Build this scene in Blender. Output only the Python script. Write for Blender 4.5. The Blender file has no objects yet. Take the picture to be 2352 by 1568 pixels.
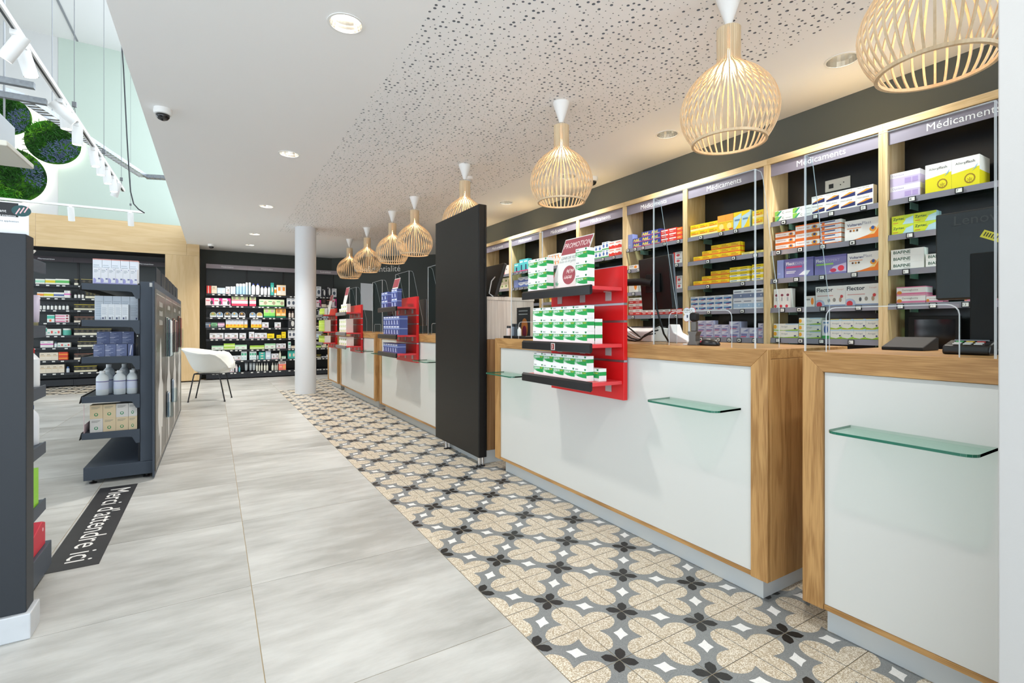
import bpy, bmesh, math, random
from mathutils import Vector, Matrix
import numpy as np
random.seed(7)
scene = bpy.context.scene
C = scene.collection

# ------------------------------------------------------------------ camera
FPX, CXP, HZP, CAMH = 1129.72, 1176.0, 749.375, 1.0893      # focal length, centre, horizon in pixels of the 2352x1568 frame
TH = math.atan((CXP - 491.93) / FPX)
cam_d = bpy.data.cameras.new('camera'); cam = bpy.data.objects.new('camera', cam_d); C.objects.link(cam)
cam.location = (0, 0, CAMH); cam.rotation_euler = (math.pi/2, 0, -TH)
cam_d.sensor_width = 36; cam_d.lens = FPX/2352*36; cam_d.shift_y = -(784-HZP)/2352
cam_d.clip_start = 0.02; cam_d.clip_end = 200
scene.camera = cam

# ------------------------------------------------------------------ world, exposure
w = bpy.data.worlds.new('overcast_sky'); scene.world = w; w.use_nodes = True
bg = w.node_tree.nodes['Background']; bg.inputs[0].default_value = (0.82, 0.915, 1.0, 1); bg.inputs[1].default_value = 2.4
scene.view_settings.view_transform = 'Standard'; scene.view_settings.look = 'None'
scene.view_settings.exposure = 0.66; scene.view_settings.gamma = 1.0; scene.view_settings.use_curve_mapping = False
cy = scene.cycles
cy.max_bounces = 10; cy.diffuse_bounces = 6; cy.glossy_bounces = 4; cy.transmission_bounces = 6; cy.transparent_max_bounces = 24
cy.caustics_reflective = False; cy.caustics_refractive = False; cy.sample_clamp_indirect = 6.0
DOWN_W, PEND_W, TRACK_W = 62.0, 1.8, 9.0                   # watts of the down-lights, pendants and track spots

# ------------------------------------------------------------------ pixel -> point on a known plane of the room
def ray(u, v):
    a = (u-CXP)/FPX
    return Vector((a*math.cos(TH)+math.sin(TH), -a*math.sin(TH)+math.cos(TH), (HZP-v)/FPX))
def on_z(u, v, z): d = ray(u, v); return d*((z-CAMH)/d.z) + Vector((0, 0, CAMH))
def on_x(u, v, x): d = ray(u, v); return d*(x/d.x) + Vector((0, 0, CAMH))
def on_y(u, v, y): d = ray(u, v); return d*(y/d.y) + Vector((0, 0, CAMH))

# ------------------------------------------------------------------ materials
def lin(c):
    if isinstance(c, str): c = tuple(int(c[i:i+2], 16) for i in (0, 2, 4))
    return tuple((x/255/12.92 if x/255 <= .04045 else ((x/255+.055)/1.055)**2.4) for x in c) + (1,)
MATS = {}
def mat(name, col, rough=.5, metal=0., spec=.5, var=0., vscale=8., bump=0., bscale=60., emit=0., ecol=None, stretch=(1, 1, 1), coat=0.):
    if name in MATS: return MATS[name]
    m = bpy.data.materials.new(name); m.use_nodes = True; nt = m.node_tree; b = nt.nodes['Principled BSDF']
    c = lin(col); b.inputs['Base Color'].default_value = c; b.inputs['Roughness'].default_value = rough
    b.inputs['Metallic'].default_value = metal; b.inputs['Specular IOR Level'].default_value = spec
    if coat: b.inputs['Coat Weight'].default_value = coat
    if var or bump:
        tc = nt.nodes.new('ShaderNodeTexCoord'); mp = nt.nodes.new('ShaderNodeMapping'); mp.inputs['Scale'].default_value = stretch
        nt.links.new(tc.outputs['Object'], mp.inputs[0])
    if var:
        n = nt.nodes.new('ShaderNodeTexNoise'); n.inputs['Scale'].default_value = vscale; n.inputs['Detail'].default_value = 5
        nt.links.new(mp.outputs[0], n.inputs['Vector'])
        r = nt.nodes.new('ShaderNodeValToRGB'); r.color_ramp.elements[0].position = .3; r.color_ramp.elements[1].position = .7
        r.color_ramp.elements[0].color = tuple(x*(1-var) for x in c[:3])+(1,); r.color_ramp.elements[1].color = tuple(min(1, x*(1+var)) for x in c[:3])+(1,)
        nt.links.new(n.outputs[0], r.inputs[0]); nt.links.new(r.outputs[0], b.inputs['Base Color'])
    if bump:
        n2 = nt.nodes.new('ShaderNodeTexNoise'); n2.inputs['Scale'].default_value = bscale; n2.inputs['Detail'].default_value = 4
        nt.links.new(mp.outputs[0], n2.inputs['Vector'])
        bp = nt.nodes.new('ShaderNodeBump'); bp.inputs['Strength'].default_value = bump; bp.inputs['Distance'].default_value = .003
        nt.links.new(n2.outputs[0], bp.inputs['Height']); nt.links.new(bp.outputs[0], b.inputs['Normal'])
    if emit:
        b.inputs['Emission Color'].default_value = lin(ecol or col); b.inputs['Emission Strength'].default_value = emit
    MATS[name] = m; return m
def wood(name, light, dark, axis='y', rough=.45, scale=1., spec=.4, coat=0.):
    """oak veneer: grain stretched along one axis, with growth rings and fine pores"""
    if name in MATS: return MATS[name]
    m = bpy.data.materials.new(name); m.use_nodes = True; nt = m.node_tree; b = nt.nodes['Principled BSDF']; L = nt.links.new
    b.inputs['Roughness'].default_value = rough; b.inputs['Specular IOR Level'].default_value = spec
    if coat: b.inputs['Coat Weight'].default_value = coat; b.inputs['Coat Roughness'].default_value = .3
    tc = nt.nodes.new('ShaderNodeTexCoord'); mp = nt.nodes.new('ShaderNodeMapping')
    s = {'x': (.9, 9, 9), 'y': (9, .9, 9), 'z': (9, 9, .9)}[axis]
    mp.inputs['Scale'].default_value = tuple(k*scale for k in s)
    oi = nt.nodes.new('ShaderNodeObjectInfo'); add = nt.nodes.new('ShaderNodeVectorMath'); add.operation = 'ADD'
    sc = nt.nodes.new('ShaderNodeMath'); sc.operation = 'MULTIPLY'; sc.inputs[1].default_value = 30
    L(oi.outputs['Random'], sc.inputs[0]); L(tc.outputs['Object'], mp.inputs[0]); L(mp.outputs[0], add.inputs[0]); L(sc.outputs[0], add.inputs[1])
    n1 = nt.nodes.new('ShaderNodeTexNoise'); n1.inputs['Scale'].default_value = .7; n1.inputs['Detail'].default_value = 3; n1.inputs['Distortion'].default_value = .6
    L(add.outputs[0], n1.inputs['Vector'])
    mul = nt.nodes.new('ShaderNodeMath'); mul.operation = 'MULTIPLY'; mul.inputs[1].default_value = 26; L(n1.outputs[0], mul.inputs[0])
    sn = nt.nodes.new('ShaderNodeMath'); sn.operation = 'SINE'; L(mul.outputs[0], sn.inputs[0])
    mp2 = nt.nodes.new('ShaderNodeMapping'); mp2.inputs['Scale'].default_value = tuple(k*scale*11 if k > 1 else k*scale*3 for k in s); L(tc.outputs['Object'], mp2.inputs[0])
    n2 = nt.nodes.new('ShaderNodeTexNoise'); n2.inputs['Scale'].default_value = 1.2; n2.inputs['Detail'].default_value = 2; L(mp2.outputs[0], n2.inputs['Vector'])
    ma = nt.nodes.new('ShaderNodeMath'); ma.operation = 'MULTIPLY_ADD'; ma.inputs[1].default_value = .075; L(sn.outputs[0], ma.inputs[0]); n1s = nt.nodes.new('ShaderNodeMath'); n1s.operation = 'MULTIPLY'; n1s.inputs[1].default_value = .55; L(n1.outputs[0], n1s.inputs[0]); L(n1s.outputs[0], ma.inputs[2])
    mb = nt.nodes.new('ShaderNodeMath'); mb.operation = 'MULTIPLY_ADD'; mb.inputs[1].default_value = .62; L(n2.outputs[0], mb.inputs[0]); L(ma.outputs[0], mb.inputs[2])
    r = nt.nodes.new('ShaderNodeValToRGB'); r.color_ramp.elements[0].position = .44; r.color_ramp.elements[1].position = .76
    r.color_ramp.elements[0].color = lin(light); r.color_ramp.elements[1].color = lin(dark); L(mb.outputs[0], r.inputs[0]); L(r.outputs[0], b.inputs['Base Color'])
    MATS[name] = m; return m
def glass(name, tint=(245, 250, 248), gloss=.12, rough=.02):
    """clear sheet: see-through with a fresnel reflection"""
    if name in MATS: return MATS[name]
    m = bpy.data.materials.new(name); m.use_nodes = True; nt = m.node_tree; nt.nodes.remove(nt.nodes['Principled BSDF']); L = nt.links.new
    o = nt.nodes['Material Output']; t = nt.nodes.new('ShaderNodeBsdfTransparent'); t.inputs[0].default_value = lin(tint)
    g = nt.nodes.new('ShaderNodeBsdfGlossy'); g.inputs['Roughness'].default_value = rough; g.inputs[0].default_value = (1, 1, 1, 1)
    f = nt.nodes.new('ShaderNodeFresnel'); f.inputs[0].default_value = 1.45; mu = nt.nodes.new('ShaderNodeMath'); mu.operation = 'MULTIPLY'; mu.inputs[1].default_value = gloss*8
    mu.use_clamp = True
    mx = nt.nodes.new('ShaderNodeMixShader'); L(f.outputs[0], mu.inputs[0]); L(mu.outputs[0], mx.inputs[0]); L(t.outputs[0], mx.inputs[1]); L(g.outputs[0], mx.inputs[2]); L(mx.outputs[0], o.inputs[0])
    MATS[name] = m; return m
def flat(c, rough=.45):
    """plain printed card / plastic of one colour"""
    key = 'print_%s_%d' % (c, int(rough*100))
    return mat(key, c, rough, spec=.4)

# ------------------------------------------------------------------ mesh collector
_text_cache = {}
def text_geo(s):
    if s in _text_cache: return _text_cache[s]
    cu = bpy.data.curves.new('t', 'FONT'); cu.body = s.lstrip('^'); cu.size = 1; cu.resolution_u = 2; cu.offset = .022 if s[0] == '^' else 0      # ^ marks bold print
    o = bpy.data.objects.new('t', cu); C.objects.link(o)
    dg = bpy.context.evaluated_depsgraph_get(); me = bpy.data.meshes.new_from_object(o.evaluated_get(dg))
    vs = [(v.co.x, v.co.y) for v in me.vertices]; fs = [tuple(p.vertices) for p in me.polygons]
    bpy.data.objects.remove(o); bpy.data.curves.remove(cu); bpy.data.meshes.remove(me)
    if not vs: vs = [(0, 0), (1, 0), (0, 1)]; fs = []
    a = np.array(vs); mn = a.min(0); mx = a.max(0); a = a-mn
    _text_cache[s] = (a, fs, float(mx[0]-mn[0]), float(mx[1]-mn[1])); return _text_cache[s]
class MB:
    def __init__(self): self.v = []; self.f = []; self.m = []
    def add(self, vs, fs, m=0):
        n = len(self.v); self.v += [tuple(p) for p in vs]; self.f += [tuple(i+n for i in f) for f in fs]; self.m += [m]*len(fs); return self
    def box(self, x0, y0, z0, x1, y1, z1, m=0):
        return self.add([(x0, y0, z0), (x1, y0, z0), (x1, y1, z0), (x0, y1, z0), (x0, y0, z1), (x1, y0, z1), (x1, y1, z1), (x0, y1, z1)],
                        [(0, 3, 2, 1), (4, 5, 6, 7), (0, 1, 5, 4), (1, 2, 6, 5), (2, 3, 7, 6), (3, 0, 4, 7)], m)
    def prism(self, poly, a, b, axis='z', m=0):
        """extrude a 2-D outline from a to b along an axis (z: xy outline, y: xz outline, x: yz outline)"""
        n = len(poly); P = {'z': lambda p, t: (p[0], p[1], t), 'y': lambda p, t: (p[0], t, p[1]), 'x': lambda p, t: (t, p[0], p[1])}[axis]
        vs = [P(p, a) for p in poly]+[P(p, b) for p in poly]
        fs = [tuple(range(n))[::-1], tuple(range(n, 2*n))]+[(i, (i+1) % n, n+(i+1) % n, n+i) for i in range(n)]
        return self.add(vs, fs, m)
    def lathe(self, prof, seg=24, c=(0, 0, 0), m=0, caps=True):
        vs = []; fs = []
        for r, z in prof:
            for k in range(seg): a = 2*math.pi*k/seg; vs.append((c[0]+r*math.cos(a), c[1]+r*math.sin(a), c[2]+z))
        for i in range(len(prof)-1):
            for k in range(seg): k2 = (k+1) % seg; fs.append((i*seg+k, i*seg+k2, (i+1)*seg+k2, (i+1)*seg+k))
        if caps: fs.append(tuple(range(seg))[::-1]); fs.append(tuple(range((len(prof)-1)*seg, len(prof)*seg)))
        return self.add(vs, fs, m)
    def tube(self, pts, r, seg=8, m=0):
        pts = [Vector(p) for p in pts]; rs = r if isinstance(r, (list, tuple)) else [r]*len(pts); vs = []; fs = []
        up = None
        for i, p in enumerate(pts):
            t = (pts[min(i+1, len(pts)-1)]-pts[max(i-1, 0)]).normalized()
            if up is None: up = Vector((0, 0, 1)) if abs(t.z) < .9 else Vector((1, 0, 0))
            s = t.cross(up); s.normalize(); up = s.cross(t).normalized()
            for k in range(seg): a = 2*math.pi*k/seg; vs.append(p+s*(rs[i]*math.cos(a))+up*(rs[i]*math.sin(a)))
        for i in range(len(pts)-1):
            for k in range(seg): k2 = (k+1) % seg; fs.append((i*seg+k, (i+1)*seg+k, (i+1)*seg+k2, i*seg+k2))
        fs.append(tuple(range(seg))); fs.append(tuple(range((len(pts)-1)*seg, len(pts)*seg))[::-1])
        return self.add(vs, fs, m)
    def quad(self, a, b, c, d, m=0): return self.add([a, b, c, d], [(0, 1, 2, 3)], m)
    def text(self, s, org, ex, ey, wd, ht, m=0, align='l'):
        """flat lettering in the box wd x ht that starts at org, running along ex, upright along ey"""
        a, fs, tw, th = text_geo(s); ex = Vector(ex); ey = Vector(ey); org = Vector(org)
        k = min(wd/max(tw, 1e-6), ht/max(th, 1e-6)) if wd and ht else (wd/tw if wd else ht/th)
        off = {'l': 0, 'c': (wd-tw*k)/2 if wd else -tw*k/2}[align]
        return self.add([org+ex*(off+p[0]*k)+ey*(p[1]*k) for p in a], fs, m)
    def xf(self, M):
        self.v = [tuple(M @ Vector(p)) for p in self.v]; return self
    def mesh(self, name, mats, smooth=False, keep_origin=False):
        me = bpy.data.meshes.new(name); v = np.array(self.v, dtype=float)
        c = np.zeros(3) if keep_origin else np.array([(v[:, 0].min()+v[:, 0].max())/2, (v[:, 1].min()+v[:, 1].max())/2, v[:, 2].min()])
        me.from_pydata((v-c).tolist(), [], self.f)
        for x in mats: me.materials.append(x)
        me.polygons.foreach_set('material_index', self.m)
        if smooth: me.polygons.foreach_set('use_smooth', [True]*len(self.f))
        me.update(); return me, Vector(c)
WL = {}
def link(o, parent=None, wloc=None):
    C.objects.link(o)
    wloc = Vector(wloc if wloc is not None else (0, 0, 0)); WL[o] = wloc
    if parent is not None: o.parent = parent; o.location = wloc-WL[parent]
    else: o.location = wloc
    return o
def build(mb, name, mats, parent=None, smooth=False, bevel=0, seg=2, auto=None):
    mats = mats if isinstance(mats, (list, tuple)) else [mats]
    me, c = mb.mesh(name, mats, smooth); o = bpy.data.objects.new(name, me); link(o, parent, c)
    if bevel:
        b = o.modifiers.new('bevel', 'BEVEL'); b.width = bevel; b.segments = seg; b.limit_method = 'ANGLE'; b.angle_limit = math.radians(40)
    if auto: me.set_sharp_from_angle(angle=math.radians(auto))
    return o
def tag(o, label=None, cat=None, group=None, kind=None):
    if label: o['label'] = label
    if cat: o['category'] = cat
    if group: o['group'] = group
    if kind: o['kind'] = kind
    return o
def thing(name, label, cat, loc=(0, 0, 0), group=None):
    o = bpy.data.objects.new(name, None); o.empty_display_size = .1; link(o, None, loc); return tag(o, label, cat, group)
def struct(mb, name, mats, parent=None, **k):
    o = build(mb, name, mats, parent, **k)
    if parent is None: o['kind'] = 'structure'
    return o
def inst(me, name, wloc, parent=None, rotz=0):
    o = bpy.data.objects.new(name, me); link(o, parent, wloc); o.rotation_euler = (0, 0, rotz); return o
def copy_tree(root, loc, label=None):
    r = root.copy(); C.objects.link(r); WL[r] = Vector(loc); r.location = loc
    if label: r['label'] = label
    for ch in list(root.children):
        c = ch.copy(); C.objects.link(c); c.parent = r; WL[c] = Vector(loc)
        for g in list(ch.children): d = g.copy(); C.objects.link(d); d.parent = c
    return r
ORD = ['first', 'second', 'third', 'fourth', 'fifth', 'sixth', 'seventh', 'eighth', 'ninth', 'tenth', 'eleventh', 'twelfth']
def spot(name, loc, watts, col, angle=120, blend=.6, radius=.05, tgt=None, parent=None):
    d = bpy.data.lights.new(name, 'SPOT'); d.energy = watts; d.color = lin(col)[:3]; d.spot_size = math.radians(angle); d.spot_blend = blend; d.shadow_soft_size = radius
    o = bpy.data.objects.new(name, d); C.objects.link(o)
    if parent is not None: o.parent = parent; o.location = Vector(loc)-WL[parent]
    else: o.location = loc
    if tgt is not None: o.rotation_euler = (Vector(tgt)-Vector(loc)).to_track_quat('-Z', 'Y').to_euler()
    return o
def point(name, loc, watts, col, radius=.04, parent=None):
    d = bpy.data.lights.new(name, 'POINT'); d.energy = watts; d.color = lin(col)[:3]; d.shadow_soft_size = radius
    o = bpy.data.objects.new(name, d); C.objects.link(o)
    if parent is not None: o.parent = parent; o.location = Vector(loc)-WL[parent]
    else: o.location = loc
    return o

# common materials
WHITE = mat('white_paint', (178, 177, 175), .75, spec=.2, bump=.05, bscale=250)
CEIL = mat('ceiling_paint', (247, 247, 247), .85, spec=.15, bump=.04, bscale=200)
UPWALL = mat('upper_wall_white', (200, 200, 198), .8, spec=.2)
MINT = mat('upper_wall_mint', (182, 194, 183), .8, spec=.2)
DKWALL = mat('dark_green_grey_paint', (60, 64, 60), .55, spec=.35, bump=.05, bscale=120)
GONDOLA = mat('anthracite_powder_coat', (66, 75, 87), .5, spec=.4, bump=.12, bscale=700)
SHELFDK = mat('dark_shelf_metal', (40, 43, 48), .5, spec=.35, bump=.05, bscale=500)
BLACK = mat('black_plastic', (17, 17, 18), .35, spec=.5)
BLACKM = mat('black_matt', (22, 21, 20), .6, spec=.3)
OAK_Y = wood('oak_counter_y', (184, 143, 90), (146, 106, 60), 'y', .45, 3.0)
OAK_Z = wood('oak_counter_z', (184, 143, 90), (146, 106, 60), 'z', .45, 3.0)
OAKS_Y = wood('oak_shelf_y', (226, 202, 156), (200, 170, 120), 'y', .5, 2)
OAKS_Z = wood('oak_shelf_z', (226, 202, 156), (200, 170, 120), 'z', .5, 2)
OAKW_X = wood('oak_wall_x', (214, 186, 142), (203, 172, 126), 'x', .55, 1.5)
OAKW_Z = wood('oak_wall_z', (214, 186, 142), (203, 172, 126), 'z', .55, 1.5)
PANEL = mat('white_laminate', (204, 205, 201), .25, spec=.5)
PLINTH = mat('plinth_white', (196, 200, 200), .4, spec=.4)
CHROME = mat('chrome', (225, 225, 228), .12, metal=1)
ALU = mat('brushed_aluminium', (190, 190, 196), .35, metal=1)
ACRYL = glass('acrylic_screen', (243, 247, 248), 0)
def frosted(name, tint, k):
    m = bpy.data.materials.new(name); m.use_nodes = True; nt = m.node_tree; nt.nodes.remove(nt.nodes['Principled BSDF']); L = nt.links.new
    t = nt.nodes.new('ShaderNodeBsdfTransparent'); d = nt.nodes.new('ShaderNodeBsdfDiffuse'); d.inputs[0].default_value = lin(tint)
    mx = nt.nodes.new('ShaderNodeMixShader'); mx.inputs[0].default_value = k; L(t.outputs[0], mx.inputs[1]); L(d.outputs[0], mx.inputs[2]); L(mx.outputs[0], nt.nodes['Material Output'].inputs[0]); return m
ACRED = frosted('acrylic_edge', (236, 242, 246), .38)
GGLASS = glass('shelf_glass', (232, 246, 240), .03)
GEDGE = mat('shelf_glass_edge', (26, 100, 78), .15, spec=.6)
TEXTW = flat('f4f4f4'); TEXTK = flat('202020')
TAGW = flat('eceeea'); TAGK = flat('161616')
# ================================================================== the setting
def terrazzo(name, a, b, scale, rough=.4):
    m = bpy.data.materials.new(name); m.use_nodes = True; nt = m.node_tree; bs = nt.nodes['Principled BSDF']; L = nt.links.new
    bs.inputs['Roughness'].default_value = rough
    tc = nt.nodes.new('ShaderNodeTexCoord'); oi = nt.nodes.new('ShaderNodeObjectInfo'); ad = nt.nodes.new('ShaderNodeVectorMath'); ad.operation = 'ADD'
    L(tc.outputs['Object'], ad.inputs[0]); L(oi.outputs['Location'], ad.inputs[1])
    vo = nt.nodes.new('ShaderNodeTexVoronoi'); vo.inputs['Scale'].default_value = scale; L(ad.outputs[0], vo.inputs['Vector'])
    sp = nt.nodes.new('ShaderNodeSeparateColor'); L(vo.outputs['Color'], sp.inputs[0])
    r = nt.nodes.new('ShaderNodeValToRGB'); r.color_ramp.elements[0].position = .35; r.color_ramp.elements[1].position = .75
    r.color_ramp.elements[0].color = lin(a); r.color_ramp.elements[1].color = lin(b); L(sp.outputs[0], r.inputs[0]); L(r.outputs[0], bs.inputs['Base Color'])
    return m
def concrete_tile(name):
    m = bpy.data.materials.new(name); m.use_nodes = True; nt = m.node_tree; bs = nt.nodes['Principled BSDF']; L = nt.links.new
    tc = nt.nodes.new('ShaderNodeTexCoord'); oi = nt.nodes.new('ShaderNodeObjectInfo')
    mu = nt.nodes.new('ShaderNodeMath'); mu.operation = 'MULTIPLY'; mu.inputs[1].default_value = 40; L(oi.outputs['Random'], mu.inputs[0])
    ad = nt.nodes.new('ShaderNodeVectorMath'); ad.operation = 'ADD'; L(tc.outputs['Object'], ad.inputs[0]); L(mu.outputs[0], ad.inputs[1])
    mp = nt.nodes.new('ShaderNodeMapping'); mp.inputs['Scale'].default_value = (1.2, 4.5, 1); L(ad.outputs[0], mp.inputs[0])
    n1 = nt.nodes.new('ShaderNodeTexNoise'); n1.inputs['Scale'].default_value = 2.2; n1.inputs['Detail'].default_value = 9; n1.inputs['Roughness'].default_value = .65; L(mp.outputs[0], n1.inputs['Vector'])
    n2 = nt.nodes.new('ShaderNodeTexNoise'); n2.inputs['Scale'].default_value = 1.3; n2.inputs['Detail'].default_value = 4; L(ad.outputs[0], n2.inputs['Vector'])
    av = nt.nodes.new('ShaderNodeMath'); av.operation = 'ADD'; L(n1.outputs[0], av.inputs[0]); L(n2.outputs[0], av.inputs[1])
    r = nt.nodes.new('ShaderNodeValToRGB'); e = r.color_ramp.elements; e[0].position = .62; e[1].position = 1.0
    mr = nt.nodes.new('ShaderNodeMath'); mr.operation = 'MULTIPLY'; mr.inputs[1].default_value = .8; L(av.outputs[0], mr.inputs[0])
    e[0].color = lin((158, 157, 152)); e[1].color = lin((198, 198, 194)); L(mr.outputs[0], r.inputs[0]); L(r.outputs[0], bs.inputs['Base Color'])
    rr = nt.nodes.new('ShaderNodeMapRange'); rr.inputs['To Min'].default_value = .28; rr.inputs['To Max'].default_value = .5; L(n1.outputs[0], rr.inputs[0]); L(rr.outputs[0], bs.inputs['Roughness'])
    bs.inputs['Specular IOR Level'].default_value = .4
    return m
GROUT = mat('sand_grout', (168, 150, 118), .85)
CONC = concrete_tile('grey_stoneware')
T_GREY = terrazzo('terrazzo_grey', (116, 120, 121), (146, 149, 148), 900)
T_BEIGE = terrazzo('terrazzo_beige', (176, 160, 134), (228, 220, 204), 330)
T_BLACK = terrazzo('terrazzo_black', (22, 22, 22), (46, 45, 44), 900)
T_WHITE = terrazzo('terrazzo_white', (226, 226, 222), (240, 240, 238), 600)

floor = struct(MB().box(-6.1, -1.7, -.08, 5.2, 12.4, -.0016), 'floor', GROUT)
# grey 80 x 80 cm tiles
GX, GY, PX0 = .934, 1.536, .9337
tm, _ = MB().box(-.3985, -.3985, -.006, .3985, .3985, 0).mesh('tile', [CONC], keep_origin=True)
for i in range(1, 6):
    for j in range(-2, 14):
        cx, cyy = GX-.8*i+.4, GY+.8*j-.4
        if cx < -2.2 and cyy < 5: continue
        inst(tm, 'tile', (cx, cyy, 0), floor)
rest = MB()
for i in range(1, 9):
    for j in range(-3, 14):
        cx, cyy = GX-.8*i+.4, GY+.8*j-.4
        if (i < 6 and j >= -2 and not (cx < -2.2 and cyy < 5)): continue
        rest.box(cx-.3985, cyy-.3985, -.006, cx+.3985, cyy+.3985, 0)
tag(build(rest, 'distant_tiles', CONC, floor), kind='stuff')
# patterned 20 cm terrazzo tiles
def smooth_pts(p, n=3):
    out = []
    for i in range(len(p)-1):
        a = p[max(i-1, 0)]; b = p[i]; c = p[i+1]; d = p[min(i+2, len(p)-1)]
        for k in range(n):
            t = k/n
            out.append(tuple(.5*((2*b[q])+(-a[q]+c[q])*t+(2*a[q]-5*b[q]+4*c[q]-d[q])*t*t+(-a[q]+3*b[q]-3*c[q]+d[q])*t**3) for q in (0, 1)))
    return out+[p[-1]]
def pattern_tile(mb, cx, cyy, rot, h=.0985):
    def uv(a, d):
        x, y = (1-d+a)/2-.5, (1-d-a)/2-.5
        if rot: x, y = -y, x
        return (cx+x*2*h, cyy+y*2*h)
    mb.box(cx-h, cyy-h, -.006, cx+h, cyy+h, 0, 0)
    half = smooth_pts([(.285, .715), (.20, .61), (.175, .47), (.205, .31), (.31, .15), (.54, 0)])
    for s in (1, -1):
        pts = [(s*a, d) for a, d in half]+[(s*a, -d) for a, d in half[::-1][1:]]+[(s*1, 0)]
        vs = [uv(a, d)+(.0003,) for a, d in pts]
        n = len(vs); c = len(vs)-1        # fan from the corner point
        fs = [((c, k, k+1) if s == -1 else (c, k+1, k)) for k in range(n-2)]
        mb.add(vs, fs, 1)
        pet = [(0, 1), (.075, .92), (.128, .81), (.115, .68), (0, .575), (-.115, .68), (-.128, .81), (-.075, .92)]
        vs = [uv(a, s*d)+(.0004,) for a, d in pet]; mb.add(vs, [tuple(range(8)) if s == -1 else tuple(range(8))[::-1]], 2)
    dia = [(0, .26), (.075, .115), (.185, 0), (.075, -.115), (0, -.26), (-.075, -.115), (-.185, 0), (-.075, .115)]
    mb.add([uv(a, d)+(.0004,) for a, d in dia], [tuple(range(8))[::-1]], 3)
PT = [pattern_tile_me for pattern_tile_me in []]
for rot in (0, 1):
    mb = MB(); pattern_tile(mb, 0, 0, rot); PT.append(mb.mesh('patterned_tile', [T_GREY, T_BEIGE, T_BLACK, T_WHITE], keep_origin=True)[0])
PTM = [T_GREY, T_BEIGE, T_BLACK, T_WHITE]; PY0 = 1.9924
n_pt = 0; more = MB()
for j in range(-8, 44):
    for i in range(0, 15):
        x0, y0 = PX0+.2*i, PY0+.2*j
        if y0 > 9.1 and i < 3: continue
        rot = 0 if (i+j) % 2 else 1
        vis = (i < 5 and y0 < 9.6) or (i < 8 and 3.1 < y0 < 4.3) or (i < 6 and .8 < y0 < 1.2)
        if vis and n_pt < 300: inst(PT[rot], 'patterned_tile', (x0+.1, y0+.1, 0), floor); n_pt += 1
        else: pattern_tile(more, x0+.1, y0+.1, rot)
for i in range(-13, -22, -1):
    for j in range(42, 49): pattern_tile(more, PX0+.2*i+.1, PY0+.2*j+.1+.06, 0 if (i+j) % 2 else 1)
fill = MB()
for i in range(6):
    for j in range(4):
        x0, y0 = PX0+.6*i, PY0+.2*36+.8*j
        lo = y0 if i < 1 else max(y0, PY0+.2*44); hi = PY0+.2*36+.8*(j+1)
        if hi > lo+.01: fill.box(x0+.0015, lo+.0015, -.006, x0+.5985, min(hi, 12.3)-.0015, 0)
tag(build(fill, 'rear_tiles', CONC, floor), kind='stuff')
tag(build(more, 'distant_patterned_tiles', PTM, floor), kind='stuff')
more_v = None

# lower ceiling at 2.70 m: skin with the openings of the down-lights, a perforated acoustic field, body above
ZC = 2.70
DL = [(.6, y) for y in (.38, 2.697, 5.007, 7.344, 9.655, 10.99)]+[(3.25, y) for y in (.17, 1.511, 2.854, 4.212, 5.516, 6.85)]
DR = .088
sk = MB()
def plain(x0, x1, y0, y1): sk.quad((x0, y0, ZC), (x0, y1, ZC), (x1, y1, ZC), (x1, y0, ZC))
def lightcol(xc, x0, x1):
    ys = sorted(y for x, y in DL if x == xc); y = -1.7
    for c in ys:
        plain(x0, x1, y, c-.13); n = 32
        for k in range(n):
            a, b = 2*math.pi*k/n, 2*math.pi*(k+1)/n
            def sq(t):
                s = .13/max(abs(math.cos(t)), abs(math.sin(t))); return (xc+math.cos(t)*s, c+math.sin(t)*s, ZC)
            sk.quad((xc+DR*math.cos(a), c+DR*math.sin(a), ZC), (xc+DR*math.cos(b), c+DR*math.sin(b), ZC), sq(b), sq(a))
        y = c+.13
    plain(x0, x1, y, 12.4)
XE, XP0, XP1 = -.457, .935, 2.835
plain(XE, .47, -1.7, 12.4); lightcol(.6, .47, .73); plain(.73, XP0, -1.7, 12.4)
plain(XP0, XP1, 9.2, 12.4); plain(XP0, XP1, -1.7, -.8)
plain(XP1, 3.12, -1.7, 12.4); lightcol(3.25, 3.12, 3.38); plain(3.38, 5.2, -1.7, 12.4)
sk.box(XE, -1.7, ZC+.14, 5.2, 12.4, 3.05); sk.quad((XE, -1.7, ZC), (XE, 12.4, ZC), (XE, 12.4, ZC+.14), (XE, -1.7, ZC+.14))
ceiling = struct(sk, 'ceiling', CEIL)
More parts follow.
